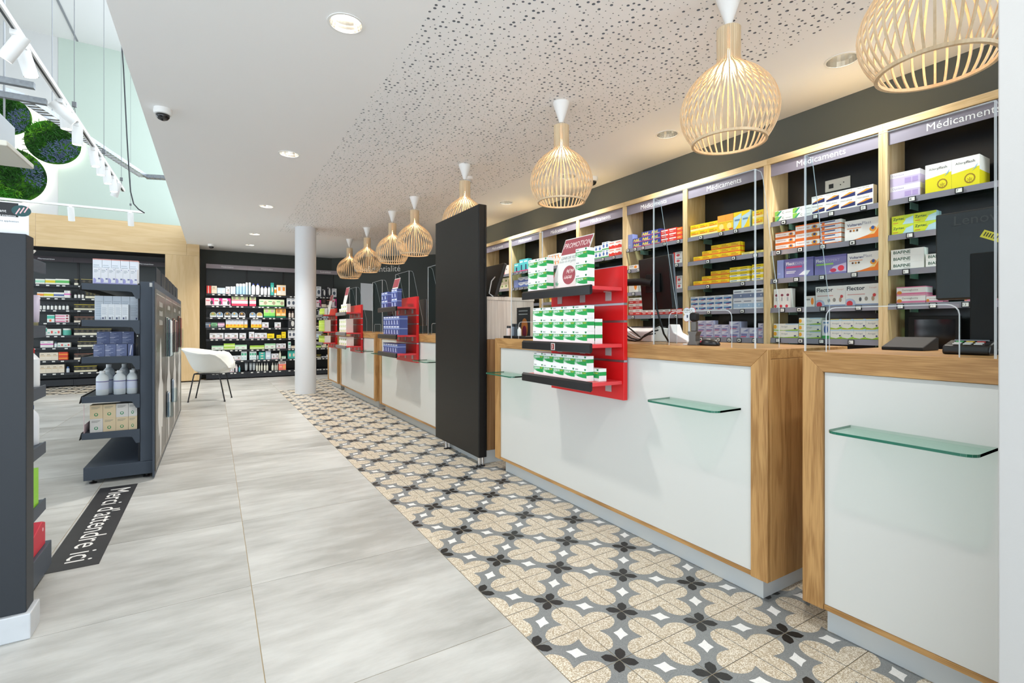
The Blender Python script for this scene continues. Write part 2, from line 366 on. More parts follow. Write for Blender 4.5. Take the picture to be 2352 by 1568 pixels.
def perforated(cell, x0, x1, y0, y1):
    rs = np.random.RandomState(3); nx = int(round((x1-x0)/cell)); ny = int(round((y1-y0)/cell)); cx = (x1-x0)/nx; cyy = (y1-y0)/ny
    N = nx*ny; I, J = np.meshgrid(np.arange(nx), np.arange(ny), indexing='ij'); I = I.ravel(); J = J.ravel()
    X = x0+I*cx; Y = y0+J*cyy
    big = rs.rand(N) < .36; R = np.where(big, rs.uniform(.0070, .0094, N), rs.uniform(.0028, .0040, N))
    px = X+cx/2+rs.uniform(-1, 1, N)*(cx/2-R-.0015); py = Y+cyy/2+rs.uniform(-1, 1, N)*(cyy/2-R-.0015)
    ang = np.arange(8)*math.pi/4
    sqx = np.array([1, 1, .5, 0, 0, 0, .5, 1.]); sqy = np.array([.5, 1, 1, 1, .5, 0, 0, 0.])
    V = np.zeros((N, 24, 3))
    V[:, :8, 0] = X[:, None]+sqx*cx; V[:, :8, 1] = Y[:, None]+sqy*cyy; V[:, :8, 2] = ZC
    V[:, 8:16, 0] = px[:, None]+R[:, None]*np.cos(ang); V[:, 8:16, 1] = py[:, None]+R[:, None]*np.sin(ang); V[:, 8:16, 2] = ZC
    V[:, 16:, :2] = V[:, 8:16, :2]; V[:, 16:, 2] = ZC+.0125
    k = np.arange(8); k2 = (k+1) % 8
    q1 = np.stack([k, k+8, k2+8, k2], 1); q2 = np.stack([k+8, k+16, k2+16, k2+8], 1)
    Q = (np.concatenate([q1, q2])[None]+(np.arange(N)*24)[:, None, None]).reshape(-1, 4)
    me = bpy.data.meshes.new('perforated_field'); nv = N*24; nf = len(Q)
    me.vertices.add(nv); me.vertices.foreach_set('co', V.reshape(-1)); me.loops.add(nf*4); me.loops.foreach_set('vertex_index', Q.reshape(-1).astype(np.int32))
    me.polygons.add(nf); me.polygons.foreach_set('loop_start', np.arange(nf)*4); me.update(calc_edges=True); me.validate(); me.polygons.foreach_set('use_smooth', [False]*len(me.polygons))
    me.materials.append(CEIL); me.materials.append(mat('gypsum_core', (150, 152, 156), .9)); me.polygons.foreach_set('material_index', np.tile(np.r_[np.zeros(8), np.ones(8)].astype(np.int32), N)); o = bpy.data.objects.new('perforated_field', me); link(o, ceiling, WL[ceiling]); o.location = -WL[ceiling]; tag(o, 'white acoustic board with random round perforations', kind='stuff'); return o
perforated(.040, XP0, XP1, -.8, 9.2)
FELT = mat('acoustic_felt', (70, 72, 76), .9)
build(MB().quad((XP0, -.8, ZC+.0125), (XP0, 9.2, ZC+.0125), (XP1, 9.2, ZC+.0125), (XP1, -.8, ZC+.0125)), 'felt_backing', FELT, ceiling)

# high ceiling over the shop floor
HC = mat('high_ceiling', (206, 206, 204), .85); HCL = mat('ceiling_channel', (128, 130, 134), .5)
hc = struct(MB().box(-6.1, -1.7, 6.17, XE, 11.6, 6.35), 'ceiling_high', HC)
for y in (9.55,): build(MB().box(-6.1, y-.035, 6.15, XE-.01, y+.035, 6.17), 'channel', HCL, hc)
build(MB().box(-2.1, 5, 6.16, -2.07, 11.5, 6.17), 'panel_joint', HCL, hc)

# walls
struct(MB().box(3.78, -1.7, 0, 3.92, 8.3, ZC), 'wall_right', mat('light_washed_dark_paint', (88, 92, 88), .6, spec=.3, bump=.05, bscale=120))  # dark wall paint in a lighter copy, the down-lights' wash put into its colour
p1 = on_z(770, 592.5, ZC); p2 = on_z(1010, 583.5, ZC); d = (p2-p1).normalized(); n = Vector((-d.y, d.x, 0))
NW = Vector(n); PW1 = Vector(p1); a = p1-d*.1; b = p1+d*((5.1-p1.x)/d.x)
wconf = struct(MB().prism([(a.x, a.y), (b.x, b.y), (b.x+n.x*.15, b.y+n.y*.15), (a.x+n.x*.15, a.y+n.y*.15)], 0, ZC), 'wall_confidential', DKWALL)
struct(MB().box(5.0, 8.0, 0, 5.15, 12.4, ZC), 'wall_side', DKWALL); struct(MB().box(3.92, 8.15, 0, 5.15, 8.3, ZC), 'wall_return', DKWALL)
# lettering CONFIDENTIALITE on that wall
def ray_wall(u, v):
    r = ray(u, v); t = (PW1-Vector((0, 0, CAMH))).dot(NW)/r.dot(NW); return r*t+Vector((0, 0, CAMH))
q0 = ray_wall(815, 626); q1 = ray_wall(920, 624)
lt = build(MB().text('Confidentialité', q0-n*.012, d, (0, 0, 1), (q1-q0).length, 0, 0), 'lettering', flat('d9d9d4'), wconf); tag(lt, 'light grey wall lettering')
struct(MB().box(-.25, 12.15, 0, 2.75, 12.3, ZC), 'wall_back', DKWALL)
struct(MB().box(-6.1, 12.15, 0, -.25, 12.3, ZC), 'wall_niche', mat('niche_black', (24, 25, 27), .55))
# oak clad wall with the niche opening
YW = 11.5; NX0, NX1, NZ = -4.9, -.803, 2.475
ww = struct(MB().box(-6.1, YW+.03, 3.04, XE, YW+.2, 6.17), 'wall_upper', [UPWALL])
build(MB().box(-2.345, YW+.024, 3.045, XE, YW+.0305, 6.17), 'mint_field', MINT, ww)
wo = struct(MB().box(NX1+.002, YW+.02, .02, -.252, YW+.6, ZC), 'wall_oak', OAKW_Z)
for x0, x1, z0, z1, m in ((-2.633, XE-.003, NZ, 3.04, OAKW_X), (-4.9, -2.637, NZ, 3.04, OAKW_X), (NX1, -.25, .03, NZ-.002, OAKW_Z), (XE, -.25, NZ, ZC, OAKW_X)):
    build(MB().box(x0, YW, z0, x1, YW+.02, z1), 'oak_panel', m, wo, bevel=.001, seg=1)
build(MB().box(NX0, YW+.02, NZ, NX1, YW+.6, NZ+.02), 'niche_head', mat('niche_black', 0), wo)
# white wall end at the right of the frame
struct(MB().box(1.45, -1.6, 0, 1.74, .3657, ZC), 'wall_near', WHITE, bevel=.003)

# round white column
tag(build(MB().lathe([(.161, 0), (.161, ZC)], 48, (1.281, 8.641, 0)), 'column', mat('column_white', (220, 223, 227), .5), smooth=True, auto=40), kind='structure')
# unseen shop front: left wall with windows and upper front added to cut daylight
lw = MB(); lw.box(-6.25, -1.7, 0, -6.1, 12.3, .35).box(-6.25, -1.7, 2.75, -6.1, 12.3, 6.17)
for k in range(8): y = -1.7+k*1.95; lw.box(-6.25, y, .35, -6.1, min(y+.35, 12.3), 2.75)
struct(lw, 'added_wall_left', UPWALL)
struct(MB().box(-6.25, -1.85, 2.75, XE, -1.7, 6.17), 'added_wall_front_upper', UPWALL)  # lower front left open near the camera to brighten the ceiling
# ================================================================== counters
XF = 1.82
def counter(name, y0, y1, label, depth=.62):
    t = thing(name, label, 'counter', (XF+depth/2, (y0+y1)/2, 0), 'service counters in a row')
    # oak frame: mitred top and legs, white front panel set back, thin bottom rail, plinth
    def leg(ya, yb, s):
        zt = .93
        poly = [(ya, .1), (yb, .1), (yb, zt if s > 0 else 1.0), (ya, 1.0 if s > 0 else zt)]
        build(MB().prism(poly, XF, XF+.022, 'x'), 'frame_leg', OAK_Z, t, bevel=.0015, seg=1)
    leg(y0, y0+.07, 1); leg(y1-.07, y1, -1)
    build(MB().prism([(y0+.07, .93), (y1-.07, .93), (y1, 1.0), (y0, 1.0)], XF, XF+.022, 'x'), 'frame_rail', OAK_Y, t, bevel=.0015, seg=1)
    build(MB().box(XF+.0225, y0+.003, .962, XF+depth, y1-.003, 1.0), 'counter_top', OAK_Y, t, bevel=.0015, seg=1)
    build(MB().box(XF+.01, y0+.0715, .118, XF+.03, y1-.0715, .9285), 'front_panel', PANEL, t)
    build(MB().box(XF+.006, y0+.0715, .1, XF+.03, y1-.0715, .117), 'bottom_rail', OAK_Y, t)
    for a, b in ((y0, y0+.022), (y1-.022, y1)): build(MB().box(XF+.0225, a, .1, XF+depth-.02, b, .961), 'side_panel', OAK_Z, t, bevel=.001, seg=1)
    build(MB().box(XF+.062, y0+.055, 0, XF+depth-.06, y1-.055, .0995), 'plinth', PLINTH, t)
    return t
counter('service_counter', -1.05, .978, 'oak framed white counter cut off by the white wall, nearest the camera')
counter('service_counter', 1.109, 3.254, 'long oak framed white counter with green-box display, beside the black totem')
counter('service_counter', 4.16, 6.30, 'oak framed white counter behind the totem, with navy-box red display')
counter('service_counter', 6.49, 8.63, 'oak framed white counter near the column, with white-box red display')
counter('service_counter', 8.79, 9.68, 'narrow oak framed white counter at the far end of the row')

def glass_shelf(y0, y1, label, z=.75):
    x0, x1 = 1.667, 1.832; r = .03
    def arc(cx, cyy, a0): return [(cx+r*math.cos(a0+k*math.pi/8), cyy+r*math.sin(a0+k*math.pi/8)) for k in range(5)]
    poly = arc(x0+r, y1-r, math.pi/2)+arc(x0+r, y0+r, math.pi)+[(x1, y0), (x1, y1)]
    t = thing('glass_shelf', label, 'shelf', ((x0+x1)/2, (y0+y1)/2, z), 'small glass shelves on the counter fronts')
    build(MB().prism(poly, z, z+.008), 'glass_sheet', GGLASS, t)
    n = len(poly); e = MB()
    for i in range(n-2):
        (ax, ay), (bx, by) = poly[i], poly[i+1]; dx, dy = bx-ax, by-ay; L_ = math.hypot(dx, dy) or 1; nx, ny = dy/L_*.0008, -dx/L_*.0008
        e.quad((ax+nx, ay+ny, z), (bx+nx, by+ny, z), (bx+nx, by+ny, z+.008), (ax+nx, ay+ny, z+.008))
    ax, ay = poly[-1]; bx, by = poly[0]
    e.quad((ax, ay+.0008, z), (bx, by+.0008, z), (bx, by+.0008, z+.008), (ax, ay+.0008, z+.008)); ax, ay = poly[n-3]; bx, by = poly[-2]
    e.quad((ax, ay-.0008, z), (bx, by-.0008, z), (bx, by-.0008, z+.008), (ax, ay-.0008, z+.008))
    tag(build(e, 'polished_edge', GEDGE, t), 'dark green polished glass edge')
glass_shelf(.462, .824, 'small glass shelf on the counter front nearest the camera')
glass_shelf(1.228, 1.592, 'small glass shelf below the right of the green-box display')
glass_shelf(2.77, 3.135, 'small glass shelf half behind the green-box display, beside the totem')
glass_shelf(4.30, 4.665, 'small glass shelf right of the navy-box display, cut by the totem')
glass_shelf(5.80, 6.165, 'small glass shelf left below the navy-box display')
glass_shelf(6.62, 6.985, 'small glass shelf right below the white-box display')
glass_shelf(8.05, 8.415, 'small glass shelf left below the white-box display, near the column')

# ================================================================== red displays on the counter fronts
RED = mat('red_lacquer', (206, 22, 26), .35, spec=.5); RED2 = mat('red_lacquer_edge', (214, 60, 66), .35)
GREYB = mat('light_grey_bracket', (176, 170, 168), .4); STRIPK = mat('black_strip', (20, 20, 22), .3, spec=.5); STRIPG = mat('grey_strip', (104, 102, 102), .4)
DISP = {}
def red_display(y0, y1, label, strip=STRIPK):
    x0, x1 = 1.792, 1.819; t = thing('red_display', label, 'display', ((x0+x1)/2, (y0+y1)/2, .71), 'red slatwall displays hung on the counters')
    zs = (.81, 1.0, 1.29)
    # board as five slats with aluminium grooves between them
    gro = [.91, 1.115, 1.205]
    edges = [.71]+gro+[1.40]
    for k in range(4):
        build(MB().box(x0, y0, edges[k]+(.006 if k else 0), x1, y1, edges[k+1]-(.006 if k < 3 else 0)), 'board_slat', RED, t, bevel=.001, seg=1)
    for g in gro: build(MB().box(x0+.004, y0+.002, g-.0055, x1-.001, y1-.002, g+.0055), 'groove_rail', ALU, t)
    for z in zs:
        s = build(MB().box(1.592, y0+.01, z-.018, x0-.0005, y1-.004, z), 'shelf', RED2, t, bevel=.001, seg=1)
        c = MB(); c.prism([(1.574, z-.042), (1.580, z-.044), (1.5915, z-.036), (1.5915, z+.004), (1.583, z+.006), (1.574, z-.004)], y0+.008, y1-.002, 'y'); build(c, 'front_strip', strip, s)
        for k in range(3):
            yy = y0+(y1-y0)*(.14+.34*k)
            build(MB().box(x0-.004, yy, z-.065, x0-.001, yy+.045, z-.02).box(x0-.05, yy+.002, z-.0225, x0-.004, yy+.008, z-.0185), 'bracket', GREYB, s)
    return t, zs
red_display(1.857, 2.487, 'red slatwall display of green and white boxes, nearest')
red_display(4.87, 5.52, 'red slatwall display of navy boxes beyond the totem')
red_display(7.12, 7.77, 'red slatwall display of small white boxes near the column', STRIPG)
red_display(8.83, 9.46, 'red slatwall display of lime and white boxes, farthest', STRIPG)

# ================================================================== black totem and cabinet beside it
t = thing('display_totem', 'tall black display totem standing between two counters on chrome feet', 'totem', (1.783, 3.815, 0))
build(MB().box(1.748, 3.38, .072, 1.817, 4.25, 2.036), 'housing', mat('totem_black', (16, 15, 14), .5, spec=.35), t, bevel=.004)
build(MB().box(1.7465, 3.386, .08, 1.748, 4.244, 2.03), 'back_cover', mat('totem_cover', (18, 17, 15), .45, spec=.4), t)
v = MB()
for z0, n in ((1.62, 22), (1.10, 46), (.30, 40)):
    for k in range(n):
        z = z0+k*.0105; v.box(1.790, 3.3785, z, 1.806, 3.3801, z+.0055)
tag(build(v, 'ventilation_slots', flat('050505', .8), t), kind='stuff')
build(MB().box(1.7995, 3.376, .075, 1.8035, 3.3795, 2.03), 'side_trim', BLACK, t)
for (fx, fy) in ((1.766, 3.41), (1.766, 4.05), (1.795, 3.41), (1.795, 4.05)):
    build(MB().lathe([(.011, .012), (.011, .072)], 16, (fx, fy, 0)).lathe([(.021, 0), (.021, .006), (.009, .013)], 16, (fx, fy, 0), 1), 'foot', [CHROME, BLACK], t, smooth=True, auto=35)
OAK_LIT = wood('oak_lit_z', (214, 206, 196), (186, 176, 166), 'z', .5)  # cabinet oak painted paler where its upper part is lit
OAK_SHADED = wood('oak_shaded_z', (170, 132, 92), (134, 98, 64), 'z', .45)  # same oak with shade painted into it, for the lower carcass
t = thing('side_cabinet', 'tall pale oak cabinet between counters, behind the black totem', 'cabinet', (2.09, 3.8, 0))
build(MB().box(1.862, 3.46, .1, 2.31, 4.14, .985), 'lower_carcass', OAK_SHADED, t, bevel=.001, seg=1)
build(MB().box(1.862, 3.46, .987, 2.31, 4.14, 1.30), 'upper_carcass', OAK_LIT, t, bevel=.001, seg=1)
build(MB().box(1.858, 3.456, 1.3005, 2.314, 4.144, 1.328), 'top_board', OAK_LIT, t, bevel=.001, seg=1)
build(MB().box(1.824, 3.46, 0, 2.27, 4.12, .0995), 'plinth', PLINTH, t)

# ================================================================== acrylic protection screens
def screen(x, y0, y1, z1, win, label, z0=1.0, far_wing=True, near_wing=True):
    t = thing('protection_screen', label, 'screen', (x, (y0+y1)/2, z0), 'clear acrylic protection screens on the counters')
    th = .004; wy0, wy1, wz = win; r = .03
    def arc(cx, cz, a0): return [(cx+r*math.cos(a0-k*math.pi/8), cz+r*math.sin(a0-k*math.pi/8)) for k in range(5)]
    out = [(y0, z0), (wy0, z0)]+[(wy0, wz-r)]+arc(wy0+r, wz-r, math.pi)[1:]+arc(wy1-r, wz-r, math.pi/2)+[(wy1, z0), (y1, z0), (y1, z1), (y0, z1)]
    m = MB(); n = len(out)
    # sheet in three convex pieces: left, right and the part above the opening
    m.prism([(y0, z0), (wy0, z0), (wy0, wz), (y0, wz)], x, x+th, 'x'); m.prism([(wy1, z0), (y1, z0), (y1, wz), (wy1, wz)], x, x+th, 'x'); m.prism([(y0, wz), (y1, wz), (y1, z1), (y0, z1)], x, x+th, 'x')
    build(m, 'sheet', ACRYL, t)
    e = MB(); 
    rim = out[1:-3]
    for i in range(len(rim)-1):
        (a, b), (c, d_) = rim[i], rim[i+1]; e.tube([(x+th/2, a, b), (x+th/2, c, d_)], .0018, 5)
    e.box(x-.0005, y0-.001, z1-.0015, x+th+.0005, y1+.001, z1+.0015)
    for yy in (y0, y1): e.box(x-.0015, yy-.0022, z0, x+th+.0015, yy+.0022, z1)
    build(e, 'polished_edge', ACRED, t)
    for yy, on in ((y0, near_wing), (y1, far_wing)):
        if not on: continue
        poly = [(x+th, z0), (x+.17, z0), (x+.17, z0+.17), (x+.055, z1-.03), (x+.04, z1-.004), (x+th, z1)]
        build(MB().prism(poly, yy-.002, yy+.002, 'y'), 'wing', ACRYL, t)
        g = MB()
        for i in range(1, 5): (a, b), (c, d_) = poly[i], poly[i+1]; g.tube([(a, yy, b), (c, yy, d_)], .0016, 5)
        build(g, 'wing_edge', ACRED, t)
    return t
def sc_px(x, ul, ur, vt, wl, wr, vw, label, **k):
    a = on_x(ul, vt, x); return screen(x, on_x(ur, 749, x).y, a.y, a.z, (on_x(wr, 749, x).y, on_x(wl, 749, x).y, on_x(wl, vw, x).z), label, **k)
sc_px(1.87, 1501, 1734, 456, 1536, 1680, 716, 'clear screen before the arm-mounted monitor, on the long counter')
sc_px(1.835, 1849, 2286, 357, 1897, 2203, 707, 'clear screen on the counter nearest the camera')
screen(1.87, 2.70, 3.10, 1.72, (2.78, 3.0, 1.12), 'clear screen behind the green-box display', far_wing=False, near_wing=False)
screen(1.95, 4.45, 4.95, 1.72, (4.55, 4.85, 1.12), 'clear screen right behind the navy-box display')
screen(1.95, 5.55, 6.05, 1.74, (5.65, 5.95, 1.12), 'clear screen left behind the navy-box display')
screen(1.95, 6.62, 7.1, 1.72, (6.7, 7.0, 1.12), 'clear screen right behind the white-box display')
screen(1.95, 8.05, 8.5, 1.72, (8.15, 8.4, 1.12), 'clear screen left behind the white-box display')

# ================================================================== oak shelving behind the counters
XS = 3.45; PITCH = .729; PY = 1.379
SIGN = mat('lilac_grey_sign', (132, 126, 138), .45); LSTRIP = mat('grey_label_strip', (116, 116, 126), .2, spec=.6)
BACKP = mat('shelf_back_black', (30, 31, 34), .25, spec=.5)
def tag_mesh(txt=None, s=1.0):
    m = MB(); w, h = .036*s, .029*s
    m.box(-w/2, -.004, 0, w/2, 0, h, 0); m.quad((-w/2+.005*s, -.0043, .004*s), (w/2-.005*s, -.0043, .004*s), (w/2-.005*s, -.0043, h-.004*s), (-w/2+.005*s, -.0043, h-.004*s), 1)
    if txt: m.text(txt, (-w/2+.007*s, -.0046, .008*s), (1, 0, 0), (0, 0, 1), .02*s, .013*s, 0)
    else: m.box(-.008*s, -.0046, .009*s, .006*s, -.0044, .018*s, 0)
    return m.mesh('price_tag', [TAGK, TAGW], keep_origin=True)[0]
TAGS = {None: tag_mesh()}
RX = -math.pi/2            # rotation of things that face the shop floor (-X)
BAYS = [
 ('beside white wall', [(2044, 461), (2048, 540), (2048, 620), (2059, 697)], [(2095, '4'), (2203, '7')], [(2090, '2')], [(2081, '6')], [(2068, '11'), (2143, '11'), (2218, '13')], []),
 ('of socket bay', [(1779.6, 510), (1780.6, 576), (1784.8, 640), (1776.9, 707), (1776.9, 775)], [(1800, None), (1873, '15'), (1909, '15'), (1983, '45')], [(1788, None), (1838, None), (1890, None), (1958, None)], [(1781, None), (1829, '16'), (1888, '14'), (1962, '26')], [(1797, '14'), (1836, None), (1890, '12'), (1972, '22')], [(1787, '15'), (1839, None), (1887, '7'), (1955, '6')]),
 ('of yellow-box bay', [(1585.6, 546), (1592.6, 600.7), (1592.6, 656), (1586, 713), (1586, 773)], [(1610, None), (1656, None), (1690, None)], [(1626, None), (1685, None), (1735, None)], [(1626, None), (1706, None)], [(1628, None), (1705, None)], [(1610, None), (1650, None), (1675, None), (1698, None), (1733, None)]),
 ('behind arm-mounted monitor', [(1441, 572.6), (1442.5, 620), (1442.5, 672), (1444, 724)], [(1441, None), (1459, None), (1477, None), (1527, None), (1558, None)], [(1446, None), (1466, None), (1554, None)], [(1455, None)], [(1454, None), (1498, None), (1553, None)], []),
 ('behind red display', [(1340, 600), (1340, 642), (1340, 688), (1340, 735)], [(1385, None), (1410, None)], [], [], [], []),
 ('behind promotion card', [(1255, 614), (1255, 652), (1255, 694), (1255, 737)], [(1265, None), (1300, None)], [], [], [], []),
 ('of turquoise-box bay', [(1176, 627), (1176, 662), (1176, 700), (1176, 740)], [(1178, None), (1188, None), (1197, None), (1210, None)], [(1180, None), (1189, None), (1200, None), (1212, None)], [], [], []),
 ('beside totem', [(1122, 637), (1122, 668), (1122, 705), (1122, 742)], [(1150, None)], [], [], [], []),
]
BAYNAME = ['oak shelving bay beside the white wall, lilac boxes on top shelf', 'oak shelving bay with a white wall socket under its sign', 'oak shelving bay filled with yellow boxes', 'oak shelving bay behind the arm-mounted monitor', 'oak shelving bay right of the promotion card', 'oak shelving bay directly behind the promotion card', 'oak shelving bay with turquoise boxes', 'oak shelving bay next to the black totem', ]
BZ = []
for b in range(-1, 9):
    y1 = PY+PITCH*b; y0 = y1-PITCH      # far and near side
    yc = (y0+y1)/2
    vis = 0 <= b <= 7
    nm = BAYNAME[b] if vis else ('oak shelving bay hidden behind the white wall' if b < 0 else 'last oak shelving bay, hidden by the black totem')
    # unit b spans from post b-1... shifted so that bay 0 lies nearer than post 0
    t = thing('shelving_bay', nm, 'shelving', (XS+.12, yc, 0), 'oak shelving bays behind the counters')
    for a in (y0, y1-.024): build(MB().box(XS, a+.0002, 0, XS+.235, a+.0238, 2.265), 'side_panel', OAKS_Z, t, bevel=.001, seg=1)
    build(MB().box(XS, y0+.0002, 2.2655, XS+.235, y1-.0002, 2.31), 'top_panel', OAKS_Y, t, bevel=.001, seg=1)
    build(MB().box(XS+.236, y0+.0002, .0, XS+.246, y1-.0002, 2.31), 'back_panel', BACKP, t)
    s = build(MB().box(XS+.012, y0+.0245, 2.176, XS+.018, y1-.0245, 2.262), 'sign_band', SIGN, t)
    if vis: build(MB().text('Médicaments', (XS+.0112, yc+.155, 2.196), (0, -1, 0), (0, 0, 1), .31, 0), 'lettering', TEXTW, s)
    zz = [on_x(u, v, 3.475).z for u, v in BAYS[b][1]] if vis else []
    BZ.append(zz) if vis else None
    for k, z in enumerate(zz):
        g = build(MB().box(XS+.012, y0+.0245, z-.008, XS+.234, y1-.0245, z), 'shelf', GGLASS, t)
        build(MB().box(XS+.0113, y0+.025, z-.008, XS+.0119, y1-.025, z), 'glass_edge', GEDGE, g)
        build(MB().prism([(XS+.002, z-.036), (XS+.004, z-.036), (XS+.011, z-.003), (XS+.009, z-.001)], y0+.0245, y1-.0245, 'y'), 'label_strip', LSTRIP, g)
        for yy in (y0+.09, y1-.09): build(MB().box(XS+.13, yy-.003, z-.05, XS+.235, yy+.003, z-.0085), 'glass_bracket', mat('green_glass_bracket', (120, 150, 138), .2), g)
        for (u, tx) in BAYS[b][2+k]:
            if tx not in TAGS: TAGS[tx] = tag_mesh(tx)
            yy = on_x(u, 749, XS).y
            inst(TAGS[tx], 'price_tag', (XS+.0015, min(max(yy, y0+.05), y1-.05), z-.033), g, RX)
# wall socket under the sign of the socket bay
t = thing('wall_socket', 'white double wall socket on the black shelving back panel', 'socket', (XS+.234, 1.72, 2.05))
build(MB().box(XS+.228, 1.66, 2.03, XS+.2355, 1.82, 2.11), 'plate', flat('e6e2d8'), t, bevel=.002)
build(MB().box(XS+.2265, 1.765, 2.05, XS+.2279, 1.795, 2.08), 'data_port', flat('30302e'), t)
build(MB().lathe([(.004, 0), (.004, .0015)], 8).xf(Matrix.Translation((XS+.2279, 1.70, 2.075)) @ Matrix.Rotation(-math.pi/2, 4, 'Y')), 'outlet_pin', flat('30302e'), t)
build(MB().lathe([(.004, 0), (.004, .0015)], 8).xf(Matrix.Translation((XS+.2279, 1.72, 2.062)) @ Matrix.Rotation(-math.pi/2, 4, 'Y')), 'outlet_pin', flat('30302e'), t)

# ================================================================== pendants
SLAT = wood('birch_slat', (226, 206, 172), (210, 184, 146), 'z', .5); LAMPW = mat('lamp_white', (238, 238, 236), .4)
BULB = mat('bulb_glow', (255, 226, 180), .4, emit=40, ecol=(255, 214, 160))
prof = smooth_pts([(.052, 0), (.052, -.08), (.053, -.158), (.082, -.188), (.135, -.228), (.182, -.28), (.212, -.34), (.223, -.40), (.214, -.455), (.192, -.505), (.166, -.545)], 2)
sm = MB(); hw, th = .0037, .0028
for i, (r, z) in enumerate(prof):
    a = prof[max(i-1, 0)]; b_ = prof[min(i+1, len(prof)-1)]; dr, dz = b_[0]-a[0], b_[1]-a[1]; L_ = math.hypot(dr, dz); nr, nz = -dz/L_, dr/L_
    for s, q in ((-1, -1), (1, -1), (1, 1), (-1, 1)): sm.v.append((r+nr*th*q, hw*s, z+nz*th*q))
for i in range(len(prof)-1):
    for k in range(4): k2 = (k+1) % 4; sm.f.append((i*4+k, i*4+k2, (i+1)*4+k2, (i+1)*4+k)); sm.m.append(0)
slat_me = sm.mesh('slat', [SLAT], keep_origin=True)[0]
NSL = 40
P_POS = [(.70, 'wooden slat pendant lamp cut off by the white wall'), (1.50, 'large wooden slat pendant lamp, second nearest'), (2.848, 'wooden slat pendant lamp above the nearest red display'), (4.443, 'wooden slat pendant lamp half hidden by the black totem'),
         (5.88, 'wooden slat pendant lamp just left of the black totem'), (6.775, 'wooden slat pendant lamp above the wall lettering'), (8.107, 'wooden slat pendant lamp, second farthest'), (9.329, 'smallest wooden slat pendant lamp, farthest near the column')]
root = None
ZT = 2.532
for yy, lab in P_POS:
    if root is None:
        t = thing('pendant_lamp', lab, 'lamp', (2.14, yy, ZT-.545), 'slatted wooden pendant lamps'); c = (2.14, yy, 0)
        build(MB().lathe([(.015, 2.555), (.018, 2.565), (.06, 2.69), (.06, 2.6995)], 24, c), 'ceiling_canopy', LAMPW, t, smooth=True, auto=40)
        build(MB().tube([(2.14, yy, ZT-.02), (2.14, yy, 2.556)], .004, 8), 'cord', LAMPW, t)
        build(MB().lathe([(.0495, ZT-.012), (.0495, ZT-.002)], 24, c), 'neck_disc', SLAT, t)
        build(MB().lathe([(.171, ZT-.553), (.172, ZT-.541), (.160, ZT-.541), (.159, ZT-.553), (.171, ZT-.553)], 48, c, caps=False), 'bottom_ring', SLAT, t, smooth=True, auto=40)
        bl = build(MB().lathe([(.02, ZT-.10), (.02, ZT-.06)], 16, c), 'socket', LAMPW, t)
        build(MB().lathe([(.002, ZT-.165), (.018, ZT-.158), (.024, ZT-.14), (.02, ZT-.115), (.014, ZT-.1005)], 16, c), 'bulb', BULB, bl, smooth=True)
        for k in range(NSL):
            o = inst(slat_me, 'slat', (2.14, yy, ZT), t, 2*math.pi*k/NSL)
        root = t
    else: t = copy_tree(root, (2.14, yy, ZT-.545), lab)
    point('pendant_light', (2.14, yy, ZT-.20), PEND_W, (255, 220, 180), .03, None)

# ================================================================== recessed down-lights
REFL = mat('reflector_facets', (226, 224, 218), .2, metal=1); GLOW = mat('downlight_glow', (255, 244, 226), .4, emit=14, ecol=(255, 244, 226))
dl_root = {}
for k, (x, y) in enumerate(DL):
    deep = x > 1
    if deep not in dl_root:
        t = thing('downlight', 'x', 'downlight', (x, y, ZC), 'recessed ceiling downlights'); c = (x, y, ZC)
        build(MB().lathe([(.0945, -.004), (.0945, -.0005), (.084, -.0005), (.082, -.004), (.0945, -.004)], 36, c, caps=False), 'flange', LAMPW, t)
        build(MB().lathe([(.0835, -.003), (.080, .03), (.072, .07), (.058, .115)] if deep else [(.0835, -.003), (.081, .015), (.076, .035), (.068, .058)], 24, c, caps=False), 'reflector', REFL, t)
        build(MB().lathe([(.0575, .113), (.0575, .119)] if deep else [(.0675, .056), (.0675, .062)], 24, c), 'lamp_disc', GLOW, t)
        dl_root[deep] = t
    else: t = copy_tree(dl_root[deep], (x, y, ZC))
    if x < 1: t['label'] = ['ceiling downlight above the camera, outside the white field', 'largest lit ceiling downlight, beside the perforated field', 'lit ceiling downlight, second in the row over the aisle', 'lit ceiling downlight, third in the row over the aisle', 'lit ceiling downlight, fourth in the row over the aisle', 'lit ceiling downlight before the dark back wall'][k]
    else: t['label'] = ['shelving-side downlight next to the white wall', 'reflector downlight left of the largest pendant, shelving side', 'reflector downlight between two nearest pendants, shelving side', 'reflector downlight seen through a pendant', 'reflector downlight just right of the black totem', 'reflector downlight hidden behind the black totem'][k-6]
    spot('downlight_beam', (x, y, ZC-.004), DOWN_W*((.8 if y < 1 else 1.0 if y < 4 else 1.7) if x < 1 else .85), (255, 252, 247), 125, .8, .05)
